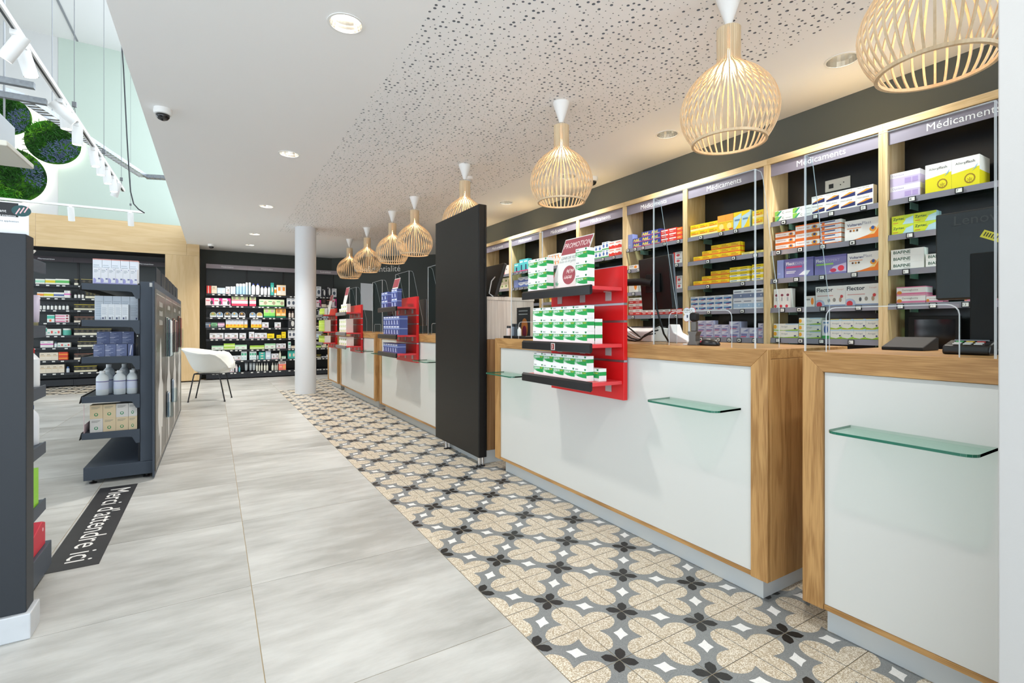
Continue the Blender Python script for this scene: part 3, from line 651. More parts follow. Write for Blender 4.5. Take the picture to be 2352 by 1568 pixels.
# ================================================================== gondola beside the aisle
GX0, GX1, GY0, GY1 = -.767, -.378, 4.40, 7.55
GZ = [1.382, 1.130, .876, .603, .352]
t = thing('gondola_shelf', 'anthracite gondola shelf of bottles and boxes with printed metal back panels', 'shelving', (-.56, 5.9, 0))
build(MB().box(GX0, GY0, .028, GX1, GY1, .118), 'base', GONDOLA, t, bevel=.003)
for yu in (GY0+.004, GY1-.034): build(MB().box(-.455, yu, .1185, GX1, yu+.03, 1.412), 'upright', GONDOLA, t, bevel=.003)
build(MB().box(-.47, GY0+.036, .1185, -.46, GY1-.036, 1.40), 'inner_back', SHELFDK, t)
for z in GZ:
    s = build(MB().box(GX0-.005, GY0+.002, z-.012, -.4705, GY1-.002, z), 'shelf', GONDOLA, t, bevel=.001, seg=1)
    for yy in (GY0+.0005, GY1-.0045):
        build(MB().prism([(GX0-.008, z+.004), (GX0-.008, z-.04), (-.53, z-.045), (-.50, z-.05), (-.478, z-.095), (-.4555, z-.095), (-.4555, z+.004)], yy-.004, yy, 'y'), 'shelf_bracket', GONDOLA, s, bevel=.001, seg=1)
    build(MB().prism([(GX0-.006, z+.006), (GX0-.011, z+.008), (GX0-.022, z-.04), (GX0-.017, z-.042)], GY0, GY1, 'y'), 'label_rail', BLACK, s)
for fx in (-.72, -.42):
    for fy in (GY0-.01+.045, GY1-.06): build(MB().lathe([(.022, 0), (.022, .008), (.007, .012), (.007, .029)], 14, (fx, fy, 0)), 'levelling_foot', BLACK, t)
METAL = mat('brushed_bronze_panel', (104, 97, 87), .3, metal=.75, var=.08, vscale=3, stretch=(1, 1, 6)); LINE = flat('c9c6bf'); SIL = mat('silhouette_print', (212, 212, 210), .35)
build(MB().box(-.377, GY0-.075, .012, -.364, GY1+.05, 1.412), 'rear_frame', GONDOLA, t, bevel=.002)
for k in range(4):
    a = GY0-.055+k*.79; b_ = a+.775
    p = build(MB().box(-.3635, a, .05, -.357, b_, 1.36), 'metal_panel', METAL, t, bevel=.001, seg=1)
    e = MB()
    for (ya, yb, za, zb) in ((a+.03, b_-.03, 1.325, 1.329), (a+.03, b_-.03, .085, .089), (a+.03, a+.034, .089, 1.325), (b_-.034, b_-.03, .089, 1.325)): e.box(-.3568, ya, za, -.3562, yb, zb)
    build(e, 'printed_line', LINE, p)
    c = (a+b_)/2; S = [(0, 1.0), (.05, .93), (.06, .78), (.09, .74), (.10, .68), (.20, .62), (.22, .40), (.17, .34), (.16, .28), (.07, .30), (.05, .12), (0, .07)]
    poly = [(c-.04+y, z) for y, z in S]+[(c-.04-y*.9, z-.02) for y, z in S[::-1][1:-1]]
    build(MB().prism(poly, -.3568, -.3560, 'x'), 'silhouette_print', SIL, p)
    e = MB(); rs = random.Random(k)
    for row, z in enumerate((1.24, 1.17, 1.10)[: (3, 1, 1, 1)[k]]):
        for q in range(9): e.box(-.3568, c-.13+q*.03, z, -.3562, c-.13+q*.03+.012, z+.03+.012*rs.random())
    build(e, 'printed_words', LINE, p)
for k in range(6):
    y = GY0+.42+k*.46; hgt = .15
    build(MB().box(-.40, y, 1.4125, -.394, y+.36, 1.412+hgt), 'top_divider', SHELFDK, t)
build(MB().box(-.40, GY0+.0005, 1.375, -.383, GY0+.0035, 1.405), 'price_sticker', flat('d8d8d4'), t)
# leaflet holders hung on the metal panels
def holder(y, z, w_, h_, cols, label):
    t = thing('leaflet_holder', label, 'holder', (-.33, y, z), 'clear leaflet holders on the gondola back')
    build(MB().box(-.3555, y, z, -.3545, y+w_, z+h_*.9).box(-.313, y, z, -.3115, y+w_, z+h_*.55).box(-.3555, y, z, -.3115, y+.0015, z+h_*.6).box(-.3555, y+w_-.0015, z, -.3115, y+w_, z+h_*.6).box(-.3555, y, z-.002, -.3115, y+w_, z), 'clear_tray', ACRYL, t)
    for k, c in enumerate(cols): build(MB().box(-.352+k*.0055, y+.006, z+.001, -.349+k*.0055, y+w_-.006, z+h_-.006*k), 'leaflet', flat(c), t)
holder(5.15, .83, .24, .34, ['d8d8d8', '2c5c52', 'e0dedc', '40485c', '9fb4c0', 'dfe4e6'], 'clear holder of upright magazines, nearest on the gondola back')
holder(5.95, .83, .24, .34, ['7a3c34', 'd8d0c4', '20242c', 'c89a80', 'e4e0dc', '5a2c30'], 'clear holder of brown magazines, second on the gondola back')
holder(6.75, .85, .24, .36, ['40302c', 'b07c68', 'd8c8bc', '2c2c34', '8a4a40'], 'clear holder of dark magazines, farthest on the gondola back')
holder(5.2, .30, .11, .22, ['283850', 'dfe6ea', '8aa4c0', 'e6ecf0'], 'low clear holder of blue leaflets, nearer one')
holder(5.75, .36, .11, .22, ['202c40', 'd6dfe6', '7a94b4', 'e6ecf0'], 'low clear holder of blue leaflets, farther one')

# ================================================================== dark end unit at the left edge
UX1 = -.562
t = thing('shelf_end_unit', 'dark grey shelf unit at the left edge, its smooth back to the camera', 'shelving', (-1.4, 2.6, 0))
build(MB().box(-2.6, 2.352, .09, UX1, 2.435, 1.412), 'back_casing', mat('end_unit_grey', (37, 42, 48), .5, spec=.4, bump=.1, bscale=500), t, bevel=.003)
build(MB().box(-2.6, 2.338, 0, UX1+.014, 2.45, .0895), 'tile_skirting', mat('skirting_tile', (196, 200, 204), .4, var=.06, vscale=10), t, bevel=.004)
for z in (1.357, 1.09, .837, .595, .353):
    s = build(MB().box(-2.6, 2.4365, z-.012, -.622, 2.83, z), 'shelf', GONDOLA, t, bevel=.001, seg=1)
    build(MB().prism([(2.4365, z+.003), (2.4365, z-.09), (2.48, z-.09), (2.52, z-.05), (2.835, z-.045), (2.835, z+.003)], -.6218, -.616, 'x'), 'shelf_bracket', GONDOLA, s, bevel=.001, seg=1)
build(MB().box(-2.6, 2.4515, .03, -.62, 2.94, .14), 'base', GONDOLA, t, bevel=.003)
build(MB().lathe([(.022, 0), (.022, .01), (.008, .014), (.008, .031)], 14, (-.66, 2.88, 0)), 'levelling_foot', BLACK, t)
# printed card standing on top of the unit
t = thing('printed_card', 'white card with black header and leaf print on the dark end unit', 'card', (-.72, 2.40, 1.4125))
cr_ = on_y(66, 500, 2.398).x; build(MB().box(-.90, 2.398, 1.4125, cr_, 2.402, on_y(60, 466, 2.398).z), 'card_sheet', flat('eceef0'), t)
hd0, hd1 = on_y(42, 499, 2.397), on_y(42, 467, 2.397); build(MB().box(-.90, 2.3972, hd0.z, hd0.x, 2.3979, hd1.z), 'black_header', flat('17181a'), t)
q = MB(); cx, cz = on_y(49, 483, 2.397).x, on_y(49, 483, 2.397).z
q.add([(cx+.026*math.cos(a)*1.0, 2.3970, cz-.002+.02*math.sin(a)) for a in [k*math.pi/8 for k in range(16)]], [tuple(range(16))])
build(q, 'leaf_print', flat('17484a'), t)
q = MB()
for k in range(3): q.add([(cx-.016+.011*k, 2.3968, cz-.014+.004*k), (cx-.013+.011*k, 2.3968, cz-.016+.004*k), (cx-.002+.011*k, 2.3968, cz+.006+.004*k), (cx-.005+.011*k, 2.3968, cz+.008+.004*k)], [(0, 1, 2, 3)])
build(q, 'leaf_highlight', flat('e7b6b8'), t)
build(MB().text('et irritations', (on_y(-4, 0, 2.397).x, 2.3968, on_y(0, 495, 2.397).z), (1, 0, 0), (0, 0, 1), on_y(36, 0, 2.397).x-on_y(-4, 0, 2.397).x, 0).text('ant', (on_y(-2, 0, 2.397).x, 2.3968, on_y(0, 486, 2.397).z), (1, 0, 0), (0, 0, 1), .018, 0), 'header_lettering', TEXTW, t)
build(MB().text('ure application', (on_y(-4, 0, 2.397).x, 2.3974, on_y(0, 509, 2.397).z), (1, 0, 0), (0, 0, 1), on_y(43, 0, 2.397).x-on_y(-4, 0, 2.397).x, 0), 'small_lettering', flat('50545a'), t)

# floor sticker
t = thing('floor_sticker', 'black waiting-line floor sticker with white lettering', 'sticker', (-.553, 3.58, 0))
build(MB().box(-.655, 2.912, .0005, -.452, 4.262, .0012), 'sticker_sheet', mat('sticker_black', (44, 43, 45), .5, var=.12, vscale=14), t)
kf = 1.20/text_geo("Merci d'attendre ici")[2]
for wd_, off_ in (('Merci', 0), ("d'attendre", text_geo('Merci d')[2]-text_geo('d')[2]), ('ici', text_geo("Merci d'attendre i")[2]-text_geo('i')[2])):
    build(MB().text(wd_, (-.59, 4.19-off_*kf, .0016), (0, -1, 0), (1, 0, 0), text_geo(wd_)[2]*kf, 0), 'lettering', flat('e8e6e2'), t)

# ================================================================== white tub chair
t = thing('tub_chair', 'white plastic tub chair with thin black legs, by the oak wall', 'chair', (-.05, 8.56, 0))
SHELL = mat('chair_shell', (226, 226, 220), .4, spec=.4); LEGK = mat('chair_leg_black', (20, 20, 22), .4)
yaw = math.radians(-18)
def chair_pt(x, y, z): return (-.06+x*math.cos(yaw)-y*math.sin(yaw), 8.55+x*math.sin(yaw)+y*math.cos(yaw), z)
N, K = 28, 9; grid = []
for i in range(N):
    a = math.pi*(-.86+1.72*i/(N-1)) + math.pi            # around the back, open at the front (+x)
    back = math.cos(a-math.pi); row = []
    f_ = abs(-.86+1.72*i/(N-1))/.86; top = .70+.07*max(0, back)-.24*max(0, (f_-.72)/.28)**1.6
    for k in range(K):
        s = k/(K-1); r = .125+.185*s**.62; z = .415+(top-.415)*(s**1.15)
        if s > .85: r += .03*(s-.85)/.15
        row.append(chair_pt(r*math.cos(a)*1.02, r*math.sin(a)*1.05, z))
    grid.append(row)
m = MB(); m.v = [p for r_ in grid for p in r_]
m.f = [(i*K+k, (i+1)*K+k, (i+1)*K+k+1, i*K+k+1) for i in range(N-1) for k in range(K-1)]; m.m = [0]*len(m.f)
o = build(m, 'tub_shell', SHELL, t, smooth=True); so = o.modifiers.new('s', 'SOLIDIFY'); so.thickness = .014; so.offset = 0
m = MB(); ring = [chair_pt(.19*math.cos(a)+.10*max(0, math.cos(a)), .185*math.sin(a), .468+.01*math.cos(a)) for a in [2*math.pi*k/32 for k in range(32)]]
m.add(ring+[chair_pt(.13*math.cos(a)+.13*max(0, math.cos(a)), .13*math.sin(a), .405) for a in [2*math.pi*k/32 for k in range(32)]], [(k, (k+1) % 32, 32+(k+1) % 32, 32+k)[::-1] for k in range(32)]+[tuple(range(32)), tuple(range(32, 64))[::-1]])
build(m, 'seat', SHELL, t, smooth=True, auto=50)
FEET = [(-.32, 8.432), (-.237, 8.883), (.13, 8.255), (.228, 8.654)]; TOPS = [chair_pt(-.15, -.14, .40), chair_pt(-.15, .14, .40), chair_pt(.17, -.14, .40), chair_pt(.17, .14, .40)]
for (fx, fy), tp in zip(FEET, TOPS):
    ins = (tp[0]+(fx-tp[0])*.12, tp[1]+(fy-tp[1])*.12, .37)
    build(MB().tube([tp, ins, (fx, fy, .012)], .009, 10).lathe([(.012, 0), (.012, .014)], 10, (fx, fy, 0)), 'leg', LEGK, t, smooth=True, auto=50)
build(MB().tube([TOPS[0], TOPS[2], TOPS[3], TOPS[1], TOPS[0]], .009, 8), 'seat_frame', LEGK, t, smooth=True, auto=50)

# ================================================================== dark wall shelving at the back
RAILW = flat('dcdcd6')
WTAG = MB().box(-.021, -.003, 0, .021, 0, .021).mesh('price_tag', [RAILW], keep_origin=True)[0]
def wall_bay(x0, x1, yf, yb, zs, ztop, sign, label, group, signmat, ntag, seed, base=.10):
    rs = random.Random(seed); t = thing('wall_shelving_bay', label, 'shelving', ((x0+x1)/2, (yf+yb)/2, 0), group)
    build(MB().box(x0+.0005, yb-.02, .0, x1-.0005, yb, ztop), 'back_panel', mat('wall_bay_back', (52, 57, 58), .4, spec=.45), t)
    for x in (x0+.0005, x1-.0145):
        build(MB().box(x, yb-.035, .02, x+.014, yb-.0205, ztop), 'perforated_upright', BLACK, t)
    s = build(MB().prism([(yf-.005, ztop-.09), (yf+.005, ztop-.09), (yf+.03, ztop), (yf+.02, ztop)], x0+.001, x1-.001, 'x'), 'sign_band', signmat, t)
    if sign: build(MB().text(sign, ((x0+x1)/2-.11, yf+.0, ztop-.062), (1, 0, 0), (0, .268, .963), .22, 0), 'lettering', TEXTW, s)
    for z in zs:
        sh = build(MB().box(x0+.001, yf+.012, z-.02, x1-.001, yb-.0355, z), 'shelf', SHELFDK, t)
        build(MB().box(x0+.001, yf, z-.042, x1-.001, yf+.0115, z+.002), 'label_rail', SHELFDK, sh)
        xs = sorted(x0+.05+(x1-x0-.1)*(k+.2+.6*rs.random())/ntag for k in range(ntag))
        for x in xs: inst(WTAG, 'price_tag', (x, yf-.0005, z-.032), sh)
    build(MB().box(x0+.001, yf-.005, .02, x1-.001, yb-.0205, base), 'base', SHELFDK, t, bevel=.002)
    return t
VY = 11.72; VX = [-.141, .603, 1.325, 1.905, 2.415]
VZ = [on_y(480, v, VY).z for v in (673.6, 701, 728, 752.6, 778.4, 804, 829.5, 857)]
for k, (sg, lb) in enumerate((('Vétérinaire', 'dark veterinary shelving bay behind the chair, leftmost'), ('Vétérinaire', 'dark veterinary shelving bay left of the column'), ('', 'dark shelving bay half hidden by the column'), ('Lunettes', 'dark spectacles shelving bay right of the column'))):
    wall_bay(VX[k], VX[k+1], VY, 12.14, VZ, 2.36, sg, lb, 'dark wall shelving bays behind the chair', mat('vet_sign', (158, 148, 154), .4), 6, k, .10)
MY = 11.76; MX = [-2.92, -2.185, -1.425, -.812]
MZ = [on_y(95, v, MY).z for v in (652, 682.5, 710.6, 740.2, 770.2, 798.3, 828, 857.6)]
for k, (sg, lb) in enumerate((('Micronutrition', 'dark niche shelving bay at the left end of the oak wall'), ('Phytothérapie', 'middle dark niche shelving bay of the oak wall'), ('Micronutrition', 'dark niche shelving bay behind the gondola'))):
    wall_bay(MX[k], MX[k+1], MY, 12.14, MZ, 2.34, sg, lb, 'dark niche shelving bays in the oak wall', mat('micro_sign', (58, 52, 56), .45), 5, 20+k, .13)

# ================================================================== double-height zone: tracks, tray, air unit, moss discs
def track_spot(loc, aim, t_name, label, group, ln=.17, r=.036, watts=TRACK_W, lit=True):
    loc = Vector(loc); aimv = Vector(aim).normalized(); piv = loc+Vector((0, 0, -.075))
    t = thing(t_name, label, 'spotlight', tuple(loc), group)
    build(MB().box(loc.x-.016, loc.y-.045, loc.z-.03, loc.x+.016, loc.y+.045, loc.z-.0005).box(loc.x-.007, loc.y-.007, piv.z+.01, loc.x+.007, loc.y+.007, loc.z-.03), 'adapter', LAMPW, t)
    M = Matrix.Translation(piv) @ aimv.to_track_quat('-Z', 'Y').to_matrix().to_4x4()
    o = build(MB().lathe([(r, .07), (r, -ln+.07), (r-.004, -ln+.07), (r-.004, -ln+.085)], 20, caps=True).xf(M), 'barrel', LAMPW, t, smooth=True, auto=40)
    if lit: build(MB().lathe([(r-.005, -ln+.083), (r-.005, -ln+.086)], 20).xf(M), 'lens', mat('spot_lens_glow', (255, 250, 240), .3, emit=9, ecol=(255, 248, 236)), t)
    if watts and lit: spot('track_beam', piv+aimv*(ln-.055), watts, (255, 244, 228), 60, .5, .03, piv+aimv*3)
    return t
TZ = 2.78; e1 = on_z(283, 440, TZ); xT = e1.x
t = thing('ceiling_track', 'long white lighting track suspended along the aisle edge', 'track', (xT, 4.5, TZ), 'suspended lighting tracks')
build(MB().box(xT-.018, 1.4, TZ, xT+.018, e1.y, TZ+.03), 'track_profile', LAMPW, t); build(MB().box(xT-.006, 1.42, TZ-.0015, xT+.006, e1.y-.02, TZ), 'track_slot', BLACK, t)
for u in (174, 240, 279): 
    y = on_z(u, (440-10)/283*u+10, TZ).y
    build(MB().tube([(xT, y, TZ+.10), (xT, y, 6.17)], .0025, 6).box(xT-.014, y-.012, TZ+.10, xT+.014, y+.012, TZ+.14).tube([(xT, y-.05, TZ+.03), (xT, y, TZ+.11), (xT, y+.05, TZ+.03)], .002, 5), 'suspension_cable', flat('6a6c6e'), t)
SP = [(38, 75, (-.6, .2, -1), 'nearest track spot, tilted left toward the moss wall'), (62, 108, (.25, .1, -1), 'second track spot, tilted right'), (140, 230, (.7, .3, -.6), 'track spot lying tilted, before the cable tray'), (152, 244, (.05, .05, -1), 'track spot crossing in front of the cable tray'),
      (183, 285, (0, .05, -1), 'track spot before the round moss disc'), (217, 340, (.15, 0, -1), 'track spot right of the moss discs, first of the far cluster'), (232, 362, (.05, 0, -1), 'track spot second of the far cluster'), (246, 384, (.1, 0, -1), 'track spot third of the far cluster'), (263, 405, (.1, 0, -1), 'track spot fourth of the far cluster'), (268, 418, (-.3, .2, -1), 'track spot last on the aisle track')]
for u, v, aim, lb in SP:
    y = on_z(u, v, TZ).y; track_spot((xT, min(y, e1.y-.06), TZ), aim, 'track_spot', lb, 'spots on the suspended tracks')
yT2 = 9.3; a2 = on_y(0, 461, yT2); b2 = on_y(331, 488, yT2)
t = thing('ceiling_track', 'short white lighting track suspended before the oak wall', 'track', ((a2.x+b2.x)/2, yT2, b2.z), 'suspended lighting tracks'); zt2 = (a2.z+b2.z)/2
build(MB().box(a2.x-.8, yT2-.018, zt2, b2.x, yT2+.018, zt2+.03), 'track_profile', LAMPW, t)
for u in (300,): x = on_y(u, 480, yT2).x; build(MB().tube([(x, yT2, zt2+.03), (x, yT2, 6.17)], .002, 6).box(x-.012, yT2-.01, zt2+.1, x+.012, yT2+.01, zt2+.13), 'suspension_cable', flat('6a6c6e'), t)
for u, lb in ((163, 'white spot on the short track, left of two'), (300, 'white spot on the short track, right of two')):
    track_spot((on_y(u, 484, yT2).x, yT2, zt2), (0, .35, -1), 'track_spot', lb, 'spots on the suspended tracks', .2, .038, 30, True)
# cable tray
ZTR = 3.4; tp = [on_z(0, 212, ZTR), on_z(50, 228, ZTR), on_z(120, 272, ZTR), on_z(332, 409, ZTR), on_z(384, 412, ZTR)]
GALV = mat('galvanised_steel', (150, 154, 158), .4, metal=.8, var=.15, vscale=40)
t = thing('cable_tray', 'galvanised perforated cable tray crossing under the high ceiling', 'cable tray', tuple(tp[2]))
m = MB(); rung = MB()
for i in range(len(tp)-1):
    a, b_ = tp[i], tp[i+1]; d_ = (b_-a).normalized(); nn = Vector((-d_.y, d_.x, 0))*.055; L_ = (b_-a).length
    for s in (-1, 1):
        p_, q_ = a+nn*s, b_+nn*s; m.quad(tuple(p_), tuple(q_), (q_.x, q_.y, q_.z+.05), (p_.x, p_.y, p_.z+.05)); 
    for k in range(int(L_/.07)):
        c_ = a+d_*(k*.07+.02); e_ = c_+d_*.045
        rung.quad(tuple(c_-nn), tuple(c_+nn), tuple(e_+nn), tuple(e_-nn))
o = build(m, 'side_rail', GALV, t); so = o.modifiers.new('s', 'SOLIDIFY'); so.thickness = .004
tag(build(rung, 'tray_rungs', GALV, t), kind='stuff')
for i in (2,):
    p_ = tp[i]; build(MB().tube([tuple(p_+Vector((0, 0, .05))), (p_.x, p_.y, 6.17)], .004, 6), 'hanger_rod', flat('8a8c90'), t)
bk = on_z(70, 262, ZTR-.1)
# profile bracket carrying the air unit
yA = 4.9; def_pt = lambda u, v: on_y(u, v, yA)
t = thing('ceiling_air_unit', 'white ceiling air unit hung from galvanised rails at the left edge', 'air conditioner', tuple(def_pt(20, 350)))
c0 = def_pt(0, 355); c1 = def_pt(55, 372)
zb = on_y(78, 389, yA).z; xr = on_y(78, 389, yA).x
build(MB().box(xr-1.0, yA-.55, zb, xr, yA+.0, zb+.035), 'fascia_panel', mat('air_unit_cream', (226, 222, 208), .5), t, bevel=.006)
build(MB().box(xr-.92, yA-.47, zb+.036, xr-.08, yA-.08, zb+.26), 'casing', mat('air_unit_grey', (190, 196, 200), .4, metal=.2), t, bevel=.004)
build(MB().box(xr-.8, yA-.40, zb-.002, xr-.2, yA-.37, zb-.0002).box(xr-.8, yA-.18, zb-.002, xr-.2, yA-.15, zb-.0002), 'louvre_slot', flat('3a3a3c'), t)
for yy in (yA-.42, yA-.14):
    build(MB().box(xr-1.05, yy-.02, zb+.44, xr+.1, yy+.02, zb+.48), 'support_rail', GALV, t)
    for xx in (xr-.6, xr-.12): build(MB().tube([(xx, yy, zb+.261), (xx, yy, 6.17)], .006, 6), 'threaded_rod', flat('9a9c9e'), t)
t = thing('black_cable', 'loose black cable hanging from the high ceiling', 'cable', tuple(on_y(300, 300, 8.6)))
build(MB().tube([tuple(on_y(279, 60, 8.6).to_2d())+(6.17,)]+[tuple(on_y(u, v, 8.6)) for u, v in ((279, 90), (284, 160), (288, 240), (292, 320), (297, 400), (300, 440), (307, 468), (318, 480), (332, 489))], .008, 8), 'cable_run', flat('2c2e30'), t, smooth=True)
for u in (241, 288): pass
# moss discs with a light ring behind them
def moss_mat():
    m = bpy.data.materials.new('moss'); m.use_nodes = True; nt = m.node_tree; b = nt.nodes['Principled BSDF']; L = nt.links.new
    tc = nt.nodes.new('ShaderNodeTexCoord'); n1 = nt.nodes.new('ShaderNodeTexNoise'); n1.inputs['Scale'].default_value = 3.2; n1.inputs['Detail'].default_value = 6; L(tc.outputs['Object'], n1.inputs['Vector'])
    r = nt.nodes.new('ShaderNodeValToRGB'); e = r.color_ramp.elements; e[0].position = .36; e[0].color = lin((22, 42, 20)); e[1].position = .62; e[1].color = lin((78, 128, 34)); k = e.new(.48); k.color = lin((34, 78, 22))
    L(n1.outputs[0], r.inputs[0]); L(r.outputs[0], b.inputs['Base Color']); b.inputs['Roughness'].default_value = .9; b.inputs['Specular IOR Level'].default_value = .1
    return m
MOSS = moss_mat(); FERN = [flat('3f8f22'), flat('2c5f1c'), flat('6fae2c'), flat('5a6a80'), flat('1f4018')]
HALO = mat('led_ring_glow', (255, 252, 240), .4, emit=7, ecol=(255, 250, 236))
YM = YW+.03
moss_t = thing('moss_wall_art', 'cluster of three round green moss discs, backlit on the upper wall', 'wall art', tuple(on_y(60, 470, YM)))
def moss(u, v, ru, label, seed):
    c = on_y(u, v, YM); r = abs(on_y(u+ru, v, YM).x-c.x)*.97; rs = random.Random(seed)
    t = moss_t
    M = Matrix.Translation((c.x, YM-.10, c.z)) @ Matrix.Rotation(math.pi/2, 4, 'X')
    bd = tag(build(MB().lathe([(r, -.03), (r, 0), (r*.985, .012)], 56).xf(M), 'moss_disc', MOSS, t, smooth=False), label)
    build(MB().lathe([(r*.93, -.072), (r*.93, -.034), (r*.90, -.034), (r*.90, -.072), (r*.93, -.072)], 56, caps=False).xf(M), 'light_ring', HALO, bd)
    f = MB(); 
    for q in range(int(5200*r*r)+300):
        a = rs.random()*2*math.pi; rr = r*.95*math.sqrt(rs.random()); x, z = c.x+rr*math.cos(a), c.z+rr*math.sin(a)
        patch = math.sin(x*4.1+seed)+math.sin(z*5.3+seed*2)
        mi = 3 if patch < -1.0 else (0 if patch > .8 else (2 if patch > .3 and rs.random() < .4 else (1 if rs.random() < .6 else 4)))
        l = (.03 if mi == 3 else .05)*(.6+rs.random()); a2_ = rs.random()*2*math.pi; w_ = l*(.35 if mi == 3 else .16)
        dx, dz = math.cos(a2_), math.sin(a2_); yb = YM-.112; tip = .015+.04*rs.random()
        f.add([(x-dz*w_/2, yb, z+dx*w_/2), (x+dz*w_/2, yb, z-dx*w_/2), (x+dx*l*.6+dz*w_/2, yb-tip*.8, z+dz*l*.6-dx*w_/2), (x+dx*l, yb-tip, z+dz*l), (x+dx*l*.6-dz*w_/2, yb-tip*.8, z+dz*l*.6+dx*w_/2)], [(0, 1, 2, 3, 4)], mi)
    tag(build(f, 'fern_leaves', FERN, bd), kind='stuff')
moss(125.5, 331, 65.5, 'round moss disc with grey-blue tuft, rightmost of three', 1)
moss(28, 405, 86, 'largest round moss disc, lowest of three', 2)
moss(16, 268, 63, 'round moss disc half behind the cable tray, uppermost', 3)

# ceiling cameras and smoke detector
def dome(loc, label, s=1.0):
    t = thing('dome_camera', label, 'camera', loc, 'white dome cameras on the ceiling'); c = loc
    build(MB().lathe([(.058*s, -.0005), (.06*s, -.02*s), (.055*s, -.04*s), (.046*s, -.045*s)], 28, c), 'housing', LAMPW, t, smooth=True, auto=40)
    build(MB().lathe([(.045*s, -.0455*s), (.042*s, -.062*s), (.03*s, -.078*s), (.012*s, -.086*s), (.001, -.087*s)], 24, c), 'dome', mat('dome_smoke', (30, 30, 32), .08, spec=.7), t, smooth=True)
dome((-.325, 4.457, ZC), 'white dome camera by the edge of the lower ceiling')
dome((3.50, 4.10, ZC), 'white dome camera near the shelving, right of a pendant')
dome((-.05, 11.3, ZC), 'small white dome camera before the dark back wall')
t = thing('smoke_detector', 'white smoke detector beside a pendant canopy', 'detector', (2.35, 4.79, ZC))
build(MB().lathe([(.05, -.0005), (.05, -.02), (.04, -.03)], 24, (2.35, 4.79, ZC)), 'base_ring', LAMPW, t, smooth=True, auto=40); build(MB().lathe([(.034, -.031), (.032, -.055), (.02, -.06)], 20, (2.35, 4.79, ZC)), 'sensor_head', flat('c8c8c6'), t)
# ================================================================== products
DES = {}
def D(key, base, desc, *el): DES[key] = (base, desc, el)
D('ginkor', 'e9ebea', 'white box with green swoosh', ('r', 0, .44, 1, .74, '1f9a4c'), ('p', [(.35, .30), (.7, .24), (1, .24), (1, .45), (0, .45)], '1f9a4c'), ('p', [(0, .30), (.2, .45), (.5, .52), (0, .5)], 'a8d4b4'), ('t', '^GINKOR', .05, .53, .60, .19, 'f4f4f4'), ('t', 'FORT', .68, .57, .27, .12, 'e8c82a'), ('p', [(.82, .97), (.96, .97), (.96, .87), (.89, .8), (.82, .87)], '1a7a48'), ('r', .05, .84, .3, .93, '9aa29e'))
D('navy', '4c5a96', 'navy blue box', ('r', 0, .62, 1, .72, '8fa0d0'), ('r', .15, .1, .45, .5, 'b8c2e0'), ('e', .62, .4, .2, .22, '2c3670'), ('r', .1, .78, .9, .9, 'dfe4f2'))
D('limeplain', '8ed02e', 'lime pack', ('r', .5, .1, .9, .6, 'd4ecb0'))
D('whitegreen', 'ecebe6', 'small white box with lime mark', ('e', .3, .35, .22, .25, 'b9cf5a'), ('r', .5, .55, .9, .65, 'a8b0ac'))
D('lime', 'e6e4de', 'lime green and white box', ('r', .01, .01, .99, .99, 'a9c83c'), ('r', .3, .3, .7, .5, 'd4e08c'))
D('lilac', 'cfc2e2', 'lilac box', ('r', 0, .62, 1, 1, 'eceaf2'), ('t', 'Optilaxe', .08, .68, .45, .2, '8a7cae'), ('r', .5, .12, .72, .5, 'b4a0d4'), ('r', .75, .12, .94, .5, 'b4a0d4'))
D('allergi', 'f2f3ef', 'yellow and white allergy box', ('r', 0, 0, 1, .5, 'e6dc1e'), ('p', [(0, .5), (1, .62), (1, .5)], 'e6dc1e'), ('t', 'Allergi', .14, .76, .4, .14, '6a6e70'), ('t', 'flash', .54, .78, .3, .11, '22262a'), ('e', .66, .26, .2, .17, '9a7c1e'), ('e', .66, .26, .15, .125, 'e6dc1e'), ('t', '*', .57, .14, .18, .16, '8a6c14'), ('p', [(.72, .5), (.88, .58), (.94, .72), (.84, .6)], '86b8d4'))
D('zyrtec', 'b8dce4', 'lime and pale blue tablet box', ('p', [(0, 0), (0, 1), (.52, 1), (.66, .5), (.5, 0)], 'd2e02c'), ('p', [(.52, 1), (1, 1), (1, .8), (.64, .56)], 'c4dc3c'), ('t', '^Zyrtec', .06, .42, .6, .36, '1c5a3c'), ('r', .06, .16, .3, .24, 'c87838'))
D('biafine', 'f1f2ee', 'white box with dark green lettering', ('t', '^BIAFINE', .08, .34, .84, .46, '14503c'), ('r', .4, .14, .6, .22, 'a8b4ae'))
D('dermo', 'f0eeea', 'white and pink cream box', ('r', 0, .04, 1, .26, 'e47ea4'), ('t', 'Dermeglucine', .2, .44, .6, .26, '6a5a58'), ('e', .1, .3, .09, .22, 'e08c3c'), ('r', 0, .9, 1, 1, 'e47ea4'))
D('greenc', 'eef0ee', 'white and green swirl box', ('p', [(0, 0), (0, .9), (.18, 1), (.32, .6), (.2, 0)], '8cc850'), ('p', [(.08, .1), (.3, .9), (.42, .9), (.18, .05)], '3c9c78'), ('t', 'C', .42, .3, .2, .4, '2c5a48'), ('t', 'calmant', .6, .34, .34, .28, '7a8a84'))
D('pias', 'f0efea', 'orange-navy wedge box', ('p', [(.05, .3), (.95, .62), (.95, .2), (.05, .12)], '2c3468'), ('p', [(.05, .3), (.6, .68), (.95, .62), (.4, .4)], 'e89a2c'), ('t', 'PIASCLEDINE', .06, .8, .84, .13, '50586c'))
D('voltgel', 'f0eeea', 'flat orange and white gel box', ('r', 0, 0, 1, .24, 'e8742a'), ('r', 0, .84, 1, 1, 'e8742a'), ('t', 'Voltarenactigo', .06, .42, .55, .26, 'c05a22'), ('e', .8, .48, .12, .28, 'e8a03c'), ('e', .8, .52, .06, .16, '3a4a88'))
